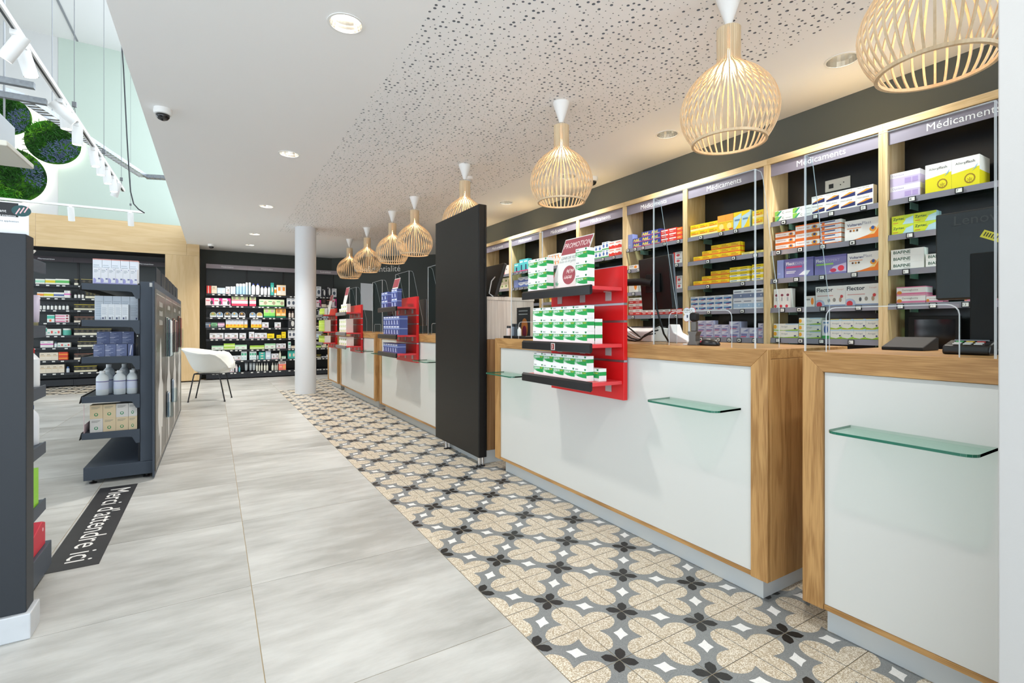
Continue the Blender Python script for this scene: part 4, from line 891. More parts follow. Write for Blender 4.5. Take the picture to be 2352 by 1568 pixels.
D('voltblue', 'efeeea', 'flat orange and blue striped box', ('r', 0, .0, 1, .22, 'e8742a'), ('r', .0, .62, .72, .9, '4c5a8c'), ('e', .14, .5, .08, .3, 'e8742a'), ('e', .82, .5, .12, .34, 'dfe2ea'))
D('voltplast', 'f1f0ec', 'large white box with orange curve', ('p', [(.2, 0), (1, 0), (1, .62), (.9, .4), (.7, .18), (.45, .08)], 'ea7a22'), ('p', [(.7, .18), (.9, .4), (1, .62), (1, .5), (.88, .2)], 'f4d48c'), ('t', '^Voltaren', .07, .7, .44, .17, '3c4a80'), ('t', 'Plast', .53, .72, .28, .15, '8a92a8'), ('e', .84, .45, .1, .13, 'e89a2c'), ('e', .84, .5, .05, .09, '3a5a9c'), ('e', .18, .48, .035, .055, '6a4030'), ('e', .28, .48, .035, .055, 'c88a3c'), ('e', .38, .48, .035, .055, '50402c'), ('r', .07, .58, .5, .62, 'e8a070'))
D('flect', '8480b8', 'purple plaster box', ('r', 0, .86, 1, 1, '6c68a4'), ('t', '^Flect', .06, .66, .3, .17, 'f2f2f4'), ('t', 'EXPERT', .38, .66, .42, .14, 'c2c0da'), ('r', .06, .5, .62, .6, 'd8467c'), ('r', .06, .3, .4, .34, 'e8e8f0'), ('r', .06, .22, .36, .26, 'e8e8f0'), ('p', [(.5, .1), (.7, .32), (.9, .3), (.8, .08)], 'eceef4'))
D('flectg', '8480b8', 'purple plaster box with red spot', ('r', 0, .88, 1, 1, '6c68a4'), ('t', '^Flect', .05, .66, .3, .17, 'f2f2f4'), ('t', 'EXPERT', .38, .66, .42, .14, 'b2b0d0'), ('r', .05, .5, .6, .59, '9ccf6c'), ('p', [(.45, .1), (.6, .4), (1, .55), (1, .1)], 'c4bcdc'), ('e', .84, .28, .1, .15, 'e03c50'), ('e', .6, .2, .1, .1, 'c83c58'))
D('flector', 'efefec', 'white plaster box with red glow', ('t', '^Flector', .04, .72, .56, .2, '2c3440'), ('t', 'Tissugel', .72, .76, .22, .1, 'd49a94'), ('r', .06, .5, .6, .54, 'd8a09c'), ('e', .12, .1, .2, .24, 'b8c4dc'), ('e', .13, .08, .1, .15, 'd83c48'), ('e', .46, .28, .04, .1, '50545c'), ('e', .64, .3, .05, .1, '9a948c'), ('e', .84, .3, .045, .12, 'b89a84'), ('e', .88, .46, .05, .08, 'd0484c'), ('r', .3, 0, 1, .06, '8c9cc0'))
D('thinwhite', 'eeeeea', 'thin upright white box with red dot', ('e', .5, .66, .25, .07, '8a3c50'), ('e', .3, .08, .25, .08, 'd83c48'), ('r', .35, .35, .6, .55, 'b4b8bc'))
D('arnigel', 'eef2ea', 'long white gel box with green edge', ('p', [(0, 0), (1, 0), (1, .22), (.4, .06), (0, .14)], '9ccc3c'), ('e', .06, .55, .07, .3, 'f0b42c'), ('t', 'Arnigel', .32, .4, .36, .28, '8a969c'), ('r', .5, .84, 1, 1, 'bcd8ec'), ('e', .88, .3, .05, .1, '3c4a78'))
D('arnisq', 'edf1ec', 'small white box with green edge', ('p', [(0, 0), (1, 0), (1, .25), (.5, .05), (0, .15)], '9ccc3c'), ('r', 0, .8, 1, 1, 'bcdcec'), ('t', 'Arnigel', .16, .44, .62, .2, '8a969c'), ('e', .85, .32, .08, .08, '3c4a78'), ('r', 0, .95, .8, 1, 'e8d04c'))
D('yellow', 'f2d21e', 'yellow tablet box', ('r', 0, .0, 1, .3, 'f4e6a0'), ('r', .1, .36, .7, .5, 'e06c2c'), ('e', .82, .5, .1, .2, 'e8a42c'), ('r', .1, .64, .6, .74, 'b49018'))
D('yelred', 'f4d022', 'flat yellow box with red stripe', ('r', 0, 0, 1, .2, 'e8502c'), ('r', .08, .36, .8, .52, 'd8742c'), ('r', .1, .66, .6, .78, 'a88c14'))
D('yelwhite', 'f2d81e', 'yellow and white tablet box', ('r', 0, .08, 1, .46, 'f2f0e4'), ('r', .1, .22, .75, .36, '4c7ca8'), ('r', .1, .62, .8, .76, 'a88c14'))
D('yelorange', 'f4cc30', 'upright yellow and orange box', ('r', 0, .6, 1, 1, 'f4a23c'), ('t', 'Oropivalone', .06, .48, .86, .14, '9c5a20'), ('e', .5, .3, .3, .18, 'f6e084'), ('r', .5, .06, .95, .14, 'd8502c'))
D('yelblue', 'b8d8e4', 'upright pale blue and yellow box', ('p', [(.2, 0), (1, 0), (1, .7), (.6, .3)], 'f4d020'), ('p', [(0, .7), (0, 1), (1, 1), (1, .9)], 'f4d020'), ('r', .15, .48, .8, .58, '6c8ca4'))
D('bluestack', 'e9ebee', 'white and blue tablet box', ('r', .05, .2, .95, .62, '6c9cc8'), ('p', [(.1, .2), (.9, .62), (.9, .2)], '3c5a94'), ('r', .35, .08, .7, .18, 'd85068'), ('r', .1, .76, .6, .86, '9aa4b4'))
D('greyblue', 'dfe3ea', 'large white and slate-blue box', ('r', 0, .12, 1, .58, '7888a8'), ('r', .1, .72, .85, .84, '848c9c'), ('e', .8, .36, .05, .08, 'dfe6f0'))
D('lightblue', 'e4e9f0', 'large white and pale blue box', ('r', 0, .12, 1, .56, 'a4c0dc'), ('r', .1, .72, .85, .84, '949cac'), ('e', .6, .36, .05, .08, 'e8eef4'))
D('mauve', 'b9bcda', 'mauve tablet box', ('r', .08, .5, .92, .92, 'd8dcec'), ('r', .12, .2, .8, .4, '7c80b4'), ('r', .1, .08, .7, .16, 'd8486c'), ('p', [(.3, .62), (.9, .88), (.9, .62)], '8c94c4'))
D('plainblue', '8f9cd4', 'plain periwinkle box', ('r', .1, .2, .5, .3, 'a8b4e0'))
D('advil', '3f4a94', 'navy box with yellow lettering', ('t', '^Advil', .06, .3, .88, .58, 'f0dc2c'), ('r', 0, .08, 1, .18, 'd84848'), ('p', [(.1, .22), (.9, .34), (.9, .26)], 'f4f4f4'))
D('redbox', 'e2433c', 'red tablet box', ('r', .08, .58, .92, .84, 'f4f0ec'), ('r', .15, .2, .6, .34, 'f4c8bc'))
D('redwhite', 'efeeec', 'red and white tablet box', ('r', 0, .0, 1, .5, 'd83a3a'), ('r', .1, .66, .7, .8, 'b48884'), ('r', .15, .2, .7, .32, 'f4e4e0'))
D('orangered', 'f07a2c', 'orange tablet box', ('r', 0, .0, 1, .34, 'e2433c'), ('r', .1, .56, .7, .7, 'f8dcb4'))
D('greyred', 'dfe0e0', 'grey and red tablet box', ('r', 0, 0, .22, 1, 'dc4038'), ('e', .55, .4, .2, .22, 'c8545c'), ('r', .35, .74, .9, .86, '8a8e90'))
D('smallorange', 'e8e6e2', 'small white box with orange dot', ('e', .75, .5, .16, .34, 'f09030'), ('r', .1, .6, .5, .74, '9a9a9a'))
D('whiteblue', 'eaeef0', 'white and blue upright box', ('r', 0, 0, 1, .16, '4cae60'), ('e', .5, .5, .28, .24, '4c70b0'), ('r', .15, .82, .85, .9, '5c8cb4'))
D('redcross', 'efeeec', 'white box with red wave', ('p', [(0, 0), (1, 0), (1, .35), (.6, .5), (.3, .35), (0, .45)], 'dc3c30'), ('r', .1, .7, .8, .84, 'e8907c'))
D('turq', '5ccad0', 'turquoise box', ('r', .35, .1, .65, .55, '3c4a6c'), ('r', .1, .74, .8, .86, 'e8f4f4'), ('r', 0, 0, 1, .1, 'e84c8c'))
D('bluewave', 'e4e6f0', 'white and blue sachet box', ('p', [(0, 0), (1, 0), (1, .5), (.5, .3), (0, .62)], '6c80c4'), ('r', .2, .72, .8, .84, '8c94b4'))
D('limewhite', 'eceade', 'white box with lime patch', ('r', .1, .1, .8, .55, 'b4c838'), ('r', 0, .84, 1, 1, '3c4890'))
D('pinkwhite', 'efe6e2', 'white box with pink edge', ('r', 0, 0, .14, 1, 'e8546c'), ('e', .6, .55, .1, .1, '50505c'))
D('creamgreen', 'e8e0c4', 'cream box with green mark', ('e', .5, .5, .2, .2, '7ca048'), ('r', .1, .8, .9, .9, 'b0a484'))
# gondola cartons
D('lilacglove', 'e6e9f0', 'upright white carton with lilac arcs', ('r', 0, 0, 1, .08, '8c8cc8'), ('e', .1, .22, .32, .16, 'a4a4d8'), ('r', .08, .09, .94, .12, 'b4b4dc'), ('r', .65, .3, .95, .38, '6c70a0'), ('r', .12, .84, .6, .87, 'a8b0b8'), ('r', .12, .78, .7, .81, 'b4bcc4'), ('r', .12, .72, .5, .75, 'b4bcc4'), ('e', .8, .9, .06, .03, '6c74a4'))
D('backcarton', 'dce2ea', 'pale blue-white carton showing its back print', *[('r', .08, .14+.075*k, .92-.1*(k % 3), .17+.075*k, 'b4bec8') for k in range(9)], ('r', 0, .96, 1, 1, 'c88c84'))
D('palecarton', 'd3dce6', 'tall pale carton with fine print', *[('r', .1, .2+.07*k, .9-.12*(k % 2), .225+.07*k, 'b0bcc8') for k in range(9)], ('r', .7, .05, .85, .12, '4c5888'))
D('slimcarton', 'e2e8ee', 'slim pale carton with barcode', *[('r', .12, .36+.06*k, .88-.14*(k % 2), .38+.06*k, 'b8c2cc') for k in range(8)], ('r', .15, .08, .4, .2, '586080'), ('r', .55, .08, .6, .24, '404858'), ('r', .65, .08, .7, .24, '404858'))
D('bluecarton', '626e94', 'slate-blue carton', ('r', .04, .92, .16, .97, 'dfe4ee'), *[('r', .05, .12+.1*k, .36+.2*(k % 3), .15+.1*k, 'aab6d4') for k in range(8)], ('r', .04, .04, .5, .06, 'dfe4ee'), ('r', .04, .5, .45, .53, 'eef0f6'))
D('bluecartonend', '5c688e', 'slate-blue carton turned sideways', ('p', [(.3, .1), (.6, .9), (.75, .9), (.5, .1)], 'd4d8e4'))
D('eco', 'd6c4a2', 'kraft eco carton with green mark', ('e', .48, .3, .16, .12, '2f8a5c'), ('e', .48, .31, .09, .07, 'd6c4a2'), ('r', .12, .84, .8, .87, '9a9684'), ('r', .12, .78, .74, .81, '9a9684'), ('r', .12, .72, .6, .75, '9a9684'))
D('ecowhite', 'd2d0cc', 'whitish eco carton with green mark', ('e', .48, .3, .16, .12, '2f8a5c'), ('e', .48, .31, .09, .07, 'd2d0cc'), ('r', .12, .84, .8, .87, '8c8c88'), ('r', .12, .78, .74, .81, '8c8c88'), ('r', .12, .72, .6, .75, '8c8c88'))
# far shelves
D('f_pink', 'e8d8dc', 'white and magenta box', ('p', [(.55, 1), (1, 1), (1, .1), (.8, .2)], 'e0408c'), ('r', .05, .6, .5, .74, 'd86878'), ('e', .72, .4, .16, .3, '4c4448'))
D('f_photo', 'e4d8d4', 'tall pet box with red foot', ('r', 0, 0, 1, .22, 'e0405c'), ('r', 0, .24, 1, .5, 'd8dce0'), ('r', 0, .5, 1, .58, 'd85064'), ('r', 0, .6, 1, 1, '98a878'), ('e', .5, .78, .3, .18, '7c7468'))
D('f_green', 'cfe0b8', 'pale green pet box', ('r', 0, 0, 1, .16, '50a058'), ('e', .72, .5, .2, .26, 'a89880'), ('r', .08, .66, .5, .78, '58a468'))
D('f_green2', 'b4d880', 'green and white pet box', ('r', 0, 0, 1, .18, '1c8a5c'), ('r', 0, .18, 1, .5, '84d468'), ('e', .5, .75, .3, .2, 'c0a8a0'))
D('f_orange2', 'f0a84c', 'orange pet box', ('r', 0, 0, 1, .18, '1c7a5c'), ('r', .1, .24, .9, .46, 'f4d8a8'), ('e', .5, .74, .32, .2, 'a8784c'))
D('f_yellow', 'f0c030', 'yellow and white flea box', ('r', 0, .4, 1, 1, 'c8ccd4'), ('e', .5, .3, .22, .14, 'e08830'), ('r', .1, .8, .7, .88, '8c94a0'))
D('f_band', '5a6478', 'grey-blue collar box', ('r', 0, .5, 1, .7, '8ca4b0'), ('e', .8, .4, .14, .26, 'c88860'))
D('f_bandg', '50705c', 'green collar box', ('r', 0, .4, 1, .8, '84c890'), ('r', .1, .5, .8, .62, '3c4848'))
D('f_bandp', '6a5c6c', 'mauve collar box', ('r', 0, .4, 1, .8, 'dcb4cc'), ('r', .1, .2, .8, .34, 'd4d0d4'))
D('f_white', 'dcdee2', 'white pet box with fine print', ('e', .6, .5, .2, .22, 'a09890'), ('r', .06, .1, .9, .2, 'c87880'), ('r', .06, .74, .5, .84, '9098a4'))
D('f_yel', 'ecd020', 'small plain yellow box', ('r', .15, .4, .7, .55, '8c7c14'))
D('f_mint', 'd8e4d8', 'white and mint box', ('r', 0, .7, 1, 1, '9ccca4'), ('r', .15, .3, .6, .42, 'a87884'))
D('f_limeb', 'cfe0a4', 'white and lime box', ('r', 0, .55, 1, 1, '9cc840'), ('r', .1, .2, .8, .36, 'c4dc84'))
D('f_teal', '48b0a4', 'teal box', ('e', .5, .45, .24, .22, 'e8c8b4'), ('r', 0, .82, 1, 1, '2c9c90'))
D('f_tealw', 'd4e2e2', 'white and teal carton', ('r', .1, .55, .9, .8, '48a884'), ('r', .2, .2, .7, .3, '90b8c0'))
D('f_coral', 'ee7a6c', 'coral-red pet box', ('r', 0, .7, 1, 1, 'e8dcd8'), ('r', .1, .78, .9, .88, '50383c'), ('e', .75, .35, .2, .24, 'e8a860'), ('r', .1, .3, .45, .5, 'f4a498'))
D('f_red', 'd83c34', 'red and white box', ('r', .35, 0, .5, 1, 'f0e0dc'))
D('f_orangew', 'efe6d8', 'tall white carton with orange square', ('r', .3, .45, .8, .8, 'f09030'), ('r', 0, 0, 1, .04, 'f0c878'), ('r', 0, .96, 1, 1, 'f0c878'))
D('f_ltblue', 'c4d4e0', 'pale blue box', ('r', .2, .3, .8, .5, 'e8ecf0'))
D('f_dark', '34363c', 'black carton with white oval', ('e', .6, .5, .2, .36, 'd8d8d4'), ('r', .1, .8, .5, .9, 'a8a8a8'))
D('f_tens', 'dcdee0', 'white device box', ('e', .5, .45, .3, .22, '4c5868'), ('r', .1, .82, .7, .9, '8c94a0'))
D('m_black', '2a2824', 'black and cream supplement box', ('r', 0, 0, 1, .36, 'e4dec8'), ('r', 0, .94, 1, 1, 'c8b868'), ('e', .5, .65, .26, .18, '50483c'))
D('m_gold', '2e2b22', 'black and gold supplement box', ('r', 0, 0, 1, .3, 'e0d8bc'), ('r', 0, .92, 1, 1, 'd4c038'), ('e', .5, .62, .28, .18, '58502c'))
D('m_tan', '302824', 'black and tan supplement box', ('r', 0, 0, 1, .34, 'e2d4c0'), ('r', 0, .93, 1, 1, 'b87860'), ('e', .5, .64, .26, .18, '584438'))
D('m_long', 'e8e6da', 'long white supplement box', ('r', 0, .3, 1, .75, '9cd4b4'))
D('m_longy', 'e8e6da', 'long white box with yellow band', ('r', 0, .3, 1, .75, 'd8c82c'))
D('m_longg', 'e8e6da', 'long white box with green band', ('r', 0, .3, 1, .75, '60b860'))
D('m_longo', 'e8e6da', 'long white box with orange band', ('r', 0, .3, 1, .75, 'e88c30'))
D('m_longb', 'e6e4dc', 'long white box with blue band', ('r', 0, .3, 1, .65, '5c6c9c'))
D('m_pinkstack', 'e8dcdc', 'white and pink stacked box', ('r', 0, .2, .7, .6, 'd86c90'), ('e', .86, .5, .1, .3, '8c2c34'))
D('m_beige', 'e2d6c2', 'beige supplement box', ('r', .1, .55, .9, .62, 'c8a878'), ('r', .2, .7, .7, .8, 'a89c84'))
D('m_redor', 'd8482c', 'red and orange box', ('r', 0, .3, 1, .55, 'f0a040'))
D('m_teal', 'dfe6e2', 'white and teal box', ('r', 0, .5, 1, .9, '50b8a0'), ('r', .3, .1, .6, .4, 'e8784c'))
D('m_white', 'e6e4de', 'white supplement box', ('r', 0, .4, 1, .6, 'd06cb0'), ('r', .1, .76, .6, .86, 'a4b4b4'))
D('m_white2', 'e2e2da', 'white supplement box with red patch', ('r', .55, .3, .85, .7, 'd86058'), ('r', .1, .3, .4, .5, '7cc0b0'))

_bm = {}
def ellipse(cx, cz, rx, rz, n=12): return [(cx+rx*math.cos(2*math.pi*k/n), cz+rz*math.sin(2*math.pi*k/n)) for k in range(n)]
def box_mesh(key, w_, h_, d_):
    """folding carton with its print; front towards local -Y, origin at the middle of its base"""
    w_, h_, d_ = round(w_, 3), round(h_, 3), round(d_, 3); kk = (key, w_, h_, d_)
    if kk in _bm: return _bm[kk]
    base, desc, el = DES[key]; cols = [base]; m = MB(); m.box(-w_/2, -d_/2, 0, w_/2, d_/2, h_, 0)
    lay = 0
    for e in el:
        c = e[-1]
        if c not in cols: cols.append(c)
        ci = cols.index(c); lay += 1; y = -d_/2-.00012*lay
        cl = lambda v: min(max(v, 0), 1)
        P = lambda x, z: (-w_/2+cl(x)*w_, y, cl(z)*h_)
        if e[0] == 'r':
            m.quad(P(e[1], e[2]), P(e[3], e[2]), P(e[3], e[4]), P(e[1], e[4]), ci)
            if e[1] == 0 and e[3] == 1:      # full-width bands run on round the sides
                for s in (-1, 1): x = s*(w_/2+.0002); q = [(x, -d_/2, e[2]*h_), (x, d_/2, e[2]*h_), (x, d_/2, e[4]*h_), (x, -d_/2, e[4]*h_)]; m.quad(*(q if s > 0 else q[::-1]), ci)
        elif e[0] == 'e': m.add([P(*p) for p in ellipse(*e[1:5])], [tuple(range(12))], ci)
        elif e[0] == 'p': m.add([P(*p) for p in e[1]], [tuple(range(len(e[1])))], ci)
        elif e[0] == 't': m.text(e[1], P(e[2], e[3]), (1, 0, 0), (0, 0, 1), e[4]*w_, e[5]*h_, ci)
    _bm[kk] = m.mesh('carton', [flat(c) for c in cols], keep_origin=True)[0]; return _bm[kk]
USED = {}
def put(me, name, loc, rotz, label, cat, group):
    if len(label.split()) > 16: print('LONG', label)
    n = USED.get(label, 0); USED[label] = n+1
    if n: print('DUPLICATE LABEL', label)
    o = bpy.data.objects.new(name, me); link(o, None, loc); o.rotation_euler = (0, 0, rotz); return tag(o, label, cat, group)
def pos_words(r, rows, c, cols):
    out = []
    if rows == 2: out.append(('bottom', 'top')[r]+' row')
    elif rows == 3: out.append(('bottom', 'middle', 'top')[r]+' row')
    elif rows > 3: out.append((ORD[rows-1-r] if r else 'lowest')+' row'+(' down' if r else ''))
    if cols == 2: out.append(('left', 'right')[c]+' one')
    elif cols > 2: out.append('leftmost' if c == 0 else ('rightmost' if c == cols-1 else ORD[c]+' from left'))
    return out
def grid(key, a0, a1, zb, zt, cols, rows, place, front, d_, axis='x', name='medicine_box', group=None, deep=1, cat='box', gap=.0012, rows_per=None):
    """a0..a1: extent from the viewer's left to right; axis x: faces -X at x = front; axis y: faces -Y at y = front"""
    W = abs(a1-a0)/cols; Hh = (zt-zb)/rows; desc = DES[key][1]; sg = 1 if a1 > a0 else -1
    me = box_mesh(key, W-gap, Hh-.0004, d_-gap)
    for c in range(cols):
        for r in range(rows_per[c] if rows_per else rows):
            for q in range(deep):
                a = a0+sg*W*(c+.5); dep = front+d_/2+q*d_
                loc = (dep, a, zb+r*Hh+.0003) if axis == 'x' else (a, dep, zb+r*Hh+.0003)
                wds = pos_words(r, rows, c, cols)+([ORD[q]+' deep'] if q else [])
                lab = ', '.join([desc]+wds+[place]); put(me, name, loc, RX if axis == 'x' else 0, lab, cat, group or (desc+' group, '+place))
XFRONT = 3.474
SHN = ['top shelf', 'second shelf', 'third shelf', 'fourth shelf', 'bottom shelf']
def rs_(bay, sh, key, u0, u1, vt, cols, rows, d_=.07, deep=1, rows_per=None, ut=None, note=''):
    z = BZ[bay][sh]; y0 = on_x(u0, 749, XFRONT).y; y1 = on_x(u1, 749, XFRONT).y; zt = on_x(ut or u0, vt, XFRONT).z
    lo, hi = PY+PITCH*(bay-1)+.027, PY+PITCH*bay-.027
    y0 = min(y0, hi); y1 = max(y1, lo)
    if sh: zt = min(zt, BZ[bay][sh-1]-.014)
    nsh = len(BZ[bay]); sn = SHN[sh] if not (nsh == 4 and sh == 3) else 'lowest shelf'
    grid(key, y0, y1, z, zt, cols, rows, (note+' ' if note else '')+sn+' '+BAYS[bay][0], XFRONT, d_, 'x', deep=deep, rows_per=rows_per)
# --- bay beside the white wall
rs_(0, 0, 'lilac', 2044, 2113, 401, 1, 2, .13); rs_(0, 0, 'allergi', 2125, 2250, 381, 2, 1, .022, 7)
rs_(0, 1, 'zyrtec', 2048, 2151, 498, 2, 2, .07)
rs_(0, 2, 'biafine', 2046, 2122, 575, 1, 3, .06); rs_(0, 2, 'biafine', 2126, 2200, 584, 1, 2, .06, note='by monitor,')
rs_(0, 3, 'dermo', 2059, 2126, 660, 1, 2, .10); rs_(0, 3, 'dermo', 2127, 2166, 679, 1, 1, .08, note='single one on'); rs_(0, 3, 'dermo', 2215, 2285, 678, 2, 1, .08, note='under monitor,', ut=2215)
# --- socket bay
rs_(1, 0, 'greenc', 1779.6, 1864, 486, 2, 2); rs_(1, 0, 'pias', 1864, 1929, 453, 2, 2, .05); rs_(1, 0, 'pias', 1929, 2006, 438.5, 2, 2, .05, note='taller pair,')
rs_(1, 1, 'voltgel', 1780.6, 1826, 536, 1, 3, .06, note='far left,'); rs_(1, 1, 'voltgel', 1827, 1882, 519, 1, 3, .06, note='middle left,'); rs_(1, 1, 'voltblue', 1884, 1932, 510, 1, 5, .06); rs_(1, 1, 'voltplast', 1940, 2018, 509, 1, 1, .09)
rs_(1, 2, 'plainblue', 1784.8, 1800, 598, 1, 1, .06); rs_(1, 2, 'flect', 1802, 1868, 596, 1, 1, .06); rs_(1, 2, 'flectg', 1871, 1944, 590, 1, 1, .07); rs_(1, 2, 'voltplast', 1946, 2018, 583, 1, 1, .09)
rs_(1, 3, 'thinwhite', 1777, 1816, 664, 3, 1, .06); rs_(1, 3, 'smallorange', 1850, 1871, 680, 1, 1, .06); rs_(1, 3, 'flector', 1873, 2018, 659, 2, 1, .08)
rs_(1, 4, 'arnigel', 1777, 1833, 743, 1, 2, .07, note='left,'); rs_(1, 4, 'arnigel', 1835, 1885, 730, 1, 3, .07, note='middle,'); rs_(1, 4, 'whiteblue', 1888, 1906, 735, 1, 1, .05); rs_(1, 4, 'arnisq', 1907, 2018, 733, 4, 2, .06)
# --- yellow-box bay
rs_(2, 0, 'yellow', 1585.6, 1648, 519, 3, 2); rs_(2, 0, 'yelorange', 1648, 1684, 497, 2, 1, .05); rs_(2, 0, 'yelblue', 1684.5, 1722, 489, 2, 1, .05); rs_(2, 0, 'yellow', 1728, 1753, 485, 1, 2, .06, note='right end of')
rs_(2, 1, 'yelred', 1592.6, 1700, 571, 5, 3, .06, rows_per=[1, 2, 3, 3, 3]); rs_(2, 1, 'yelwhite', 1703, 1753, 580, 2, 2, .06)
rs_(2, 2, 'yelred', 1592.6, 1675, 628, 4, 3, .06, rows_per=[1, 2, 3, 3]); rs_(2, 2, 'yelwhite', 1676, 1721, 615, 2, 3, .06); rs_(2, 2, 'yelwhite', 1727, 1753, 608, 1, 3, .06, note='right end of')
rs_(2, 3, 'bluestack', 1586, 1681, 682, 5, 3, .06); z_ = BZ[2][3]
rs_(2, 3, 'lightblue', 1684, 1753, 688, 3, 1, .08, ut=1684)
for c_ in range(3):
    ya, yb = on_x(1684, 749, XFRONT).y, max(on_x(1753, 749, XFRONT).y, PY+PITCH+.027)
    W_ = (ya-yb)/3; zt_ = on_x(1684, 688, XFRONT).z
    put(box_mesh('greyblue', W_-.001, min(zt_-z_, BZ[2][2]-.014-zt_)-.001, .079), 'medicine_box', (XFRONT+.04, ya-W_*(c_+.5), zt_+.0005), RX, 'large white and slate-blue box, %s, fourth shelf of the yellow-box bay' % ('left one', 'middle one', 'right one')[c_], 'box', 'slate-blue boxes stacked in the yellow-box bay')
rs_(2, 4, 'mauve', 1602, 1639, 736, 2, 3, .06); rs_(2, 4, 'mauve', 1639.5, 1674, 745, 2, 2, .06, note='second pile,'); rs_(2, 4, 'mauve', 1674.5, 1699, 738, 1, 2, .10, note='third pile,'); rs_(2, 4, 'mauve', 1700, 1740, 752, 2, 1, .06, note='low pair,'); rs_(2, 4, 'mauve', 1741, 1753, 742, 1, 2, .06, note='right end of')
# --- bay behind the arm-mounted monitor
rs_(3, 0, 'plainblue', 1441, 1453, 540, 1, 1, .07); rs_(3, 0, 'advil', 1453.5, 1517, 538, 3, 3, .06, rows_per=[2, 3, 3]); rs_(3, 0, 'redbox', 1517.5, 1554, 529, 2, 3, .06); rs_(3, 0, 'orangered', 1554.5, 1567, 523, 1, 3, .06)
rs_(3, 1, 'smallorange', 1444, 1465, 610, 1, 1, .05); rs_(3, 1, 'redwhite', 1470, 1500, 600, 2, 1, .06); rs_(3, 1, 'greyred', 1546, 1567, 580, 1, 2, .06)
rs_(3, 2, 'smallorange', 1444, 1465, 642, 1, 1, .05); rs_(3, 2, 'greyred', 1551, 1567, 634, 1, 2, .06)
rs_(3, 3, 'redwhite', 1444, 1473, 685, 2, 3, .06); rs_(3, 3, 'redwhite', 1474, 1540, 712, 5, 1, .06, note='low row,'); rs_(3, 3, 'redbox', 1541, 1567, 709, 2, 1, .06)
# --- bays farther along
rs_(4, 0, 'whiteblue', 1365, 1382, 566, 2, 2, .06); rs_(4, 0, 'whiteblue', 1382.5, 1398, 557, 2, 2, .06, note='taller,'); rs_(4, 0, 'redcross', 1398.5, 1428, 556, 2, 2, .06); rs_(4, 0, 'bluewave', 1338, 1364, 575, 3, 1, .06)
rs_(4, 1, 'mauve', 1340, 1428, 622, 8, 1, .06); 
rs_(5, 0, 'smallorange', 1258, 1284, 586, 4, 2, .06); rs_(5, 0, 'yelorange', 1285, 1320, 590, 4, 1, .06); rs_(5, 2, 'yellow', 1262, 1320, 676, 5, 1, .06)
rs_(6, 0, 'turq', 1181, 1192, 606, 1, 1, .06, note='short one,'); rs_(6, 0, 'turq', 1192.5, 1213, 597, 2, 1, .06, note='tall pair,'); rs_(6, 0, 'pinkwhite', 1214, 1238, 598, 3, 1, .06)
rs_(6, 1, 'plainblue', 1180, 1190, 644, 1, 1, .07); rs_(6, 1, 'bluewave', 1190.5, 1215, 638, 2, 2, .06); rs_(6, 1, 'bluestack', 1216, 1238, 640, 2, 2, .06)
rs_(6, 2, 'redbox', 1182, 1200, 688, 2, 1, .06); rs_(6, 3, 'yelorange', 1180, 1236, 722, 6, 1, .06)
rs_(7, 0, 'limewhite', 1132, 1148, 612, 2, 2, .06); rs_(7, 0, 'pinkwhite', 1149, 1167, 612, 2, 1, .06); rs_(7, 1, 'creamgreen', 1140, 1167, 642, 3, 2, .06); rs_(7, 2, 'whiteblue', 1135, 1167, 684, 4, 1, .06)

# --- boxes on the red displays
def disp(key, u0, u1, z, h_, cols, rows, place, xf=1.612, d_=.048, rows_per=None, deep=1, lim=None):
    y0 = on_x(u0, 749, xf).y; y1 = on_x(u1, 749, xf).y
    if lim: y0 = min(y0, lim[1]); y1 = max(y1, lim[0])
    grid(key, y0, y1, z, z+h_*rows, cols, rows, place, xf, d_, 'x', deep=deep, rows_per=rows_per, name='promotional_box')
z0, z1, z2 = .81, 1.0, 1.29
disp('ginkor', 1212.8, 1256, z2, .064, 2, 3, 'left pile on top red shelf'); disp('ginkor', 1322, 1349, z2, .067, 1, 3, 'right pile on top red shelf')
disp('ginkor', 1224, 1348.5, z1, .0655, 5, 3, 'middle shelf, nearest red display'); disp('ginkor', 1226, 1347, z0, .064, 5, 2, 'lowest shelf, nearest red display')
grid('ginkor', 2.05, 1.93, z1, z1+.128, 1, 2, 'rear, middle shelf, nearest red display', 1.665, .05, name='promotional_box')
grid('ginkor', 2.0, 1.90, z0, z0+.064, 1, 1, 'rear, lowest shelf, nearest red display', 1.665, .05, name='promotional_box')
B_ = (4.875, 5.51)
disp('navy', 876, 890, z2, .088, 2, 2, 'left pile on top shelf, second red display', d_=.05); disp('navy', 899, 912, z2, .095, 2, 2, 'right pile on top shelf, second red display', d_=.05)
disp('navy', 880.5, 917, z1, .10, 6, 2, 'middle shelf, second red display', d_=.09); disp('navy', 880, 913, z0, .10, 6, 1, 'lowest shelf, second red display', d_=.09)
disp('whitegreen', 779, 797, z2, .06, 4, 2, 'top shelf, third red display', d_=.05, rows_per=[1, 2, 2, 2]); disp('whitegreen', 779, 795, z1, .066, 4, 3, 'middle shelf, third red display', d_=.1); disp('whitegreen', 778.5, 796, z0, .064, 4, 2, 'lowest shelf, third red display', d_=.1)
grid('lime', 9.30, 8.85, z2, z2+.11, 4, 1, 'top shelf, farthest red display', 1.612, .05); grid('lime', 9.40, 8.86, z1, z1+.2, 6, 2, 'middle shelf, farthest red display', 1.615, .1); grid('lime', 9.40, 8.86, z0, z0+.12, 5, 1, 'lowest shelf, farthest red display', 1.615, .1)

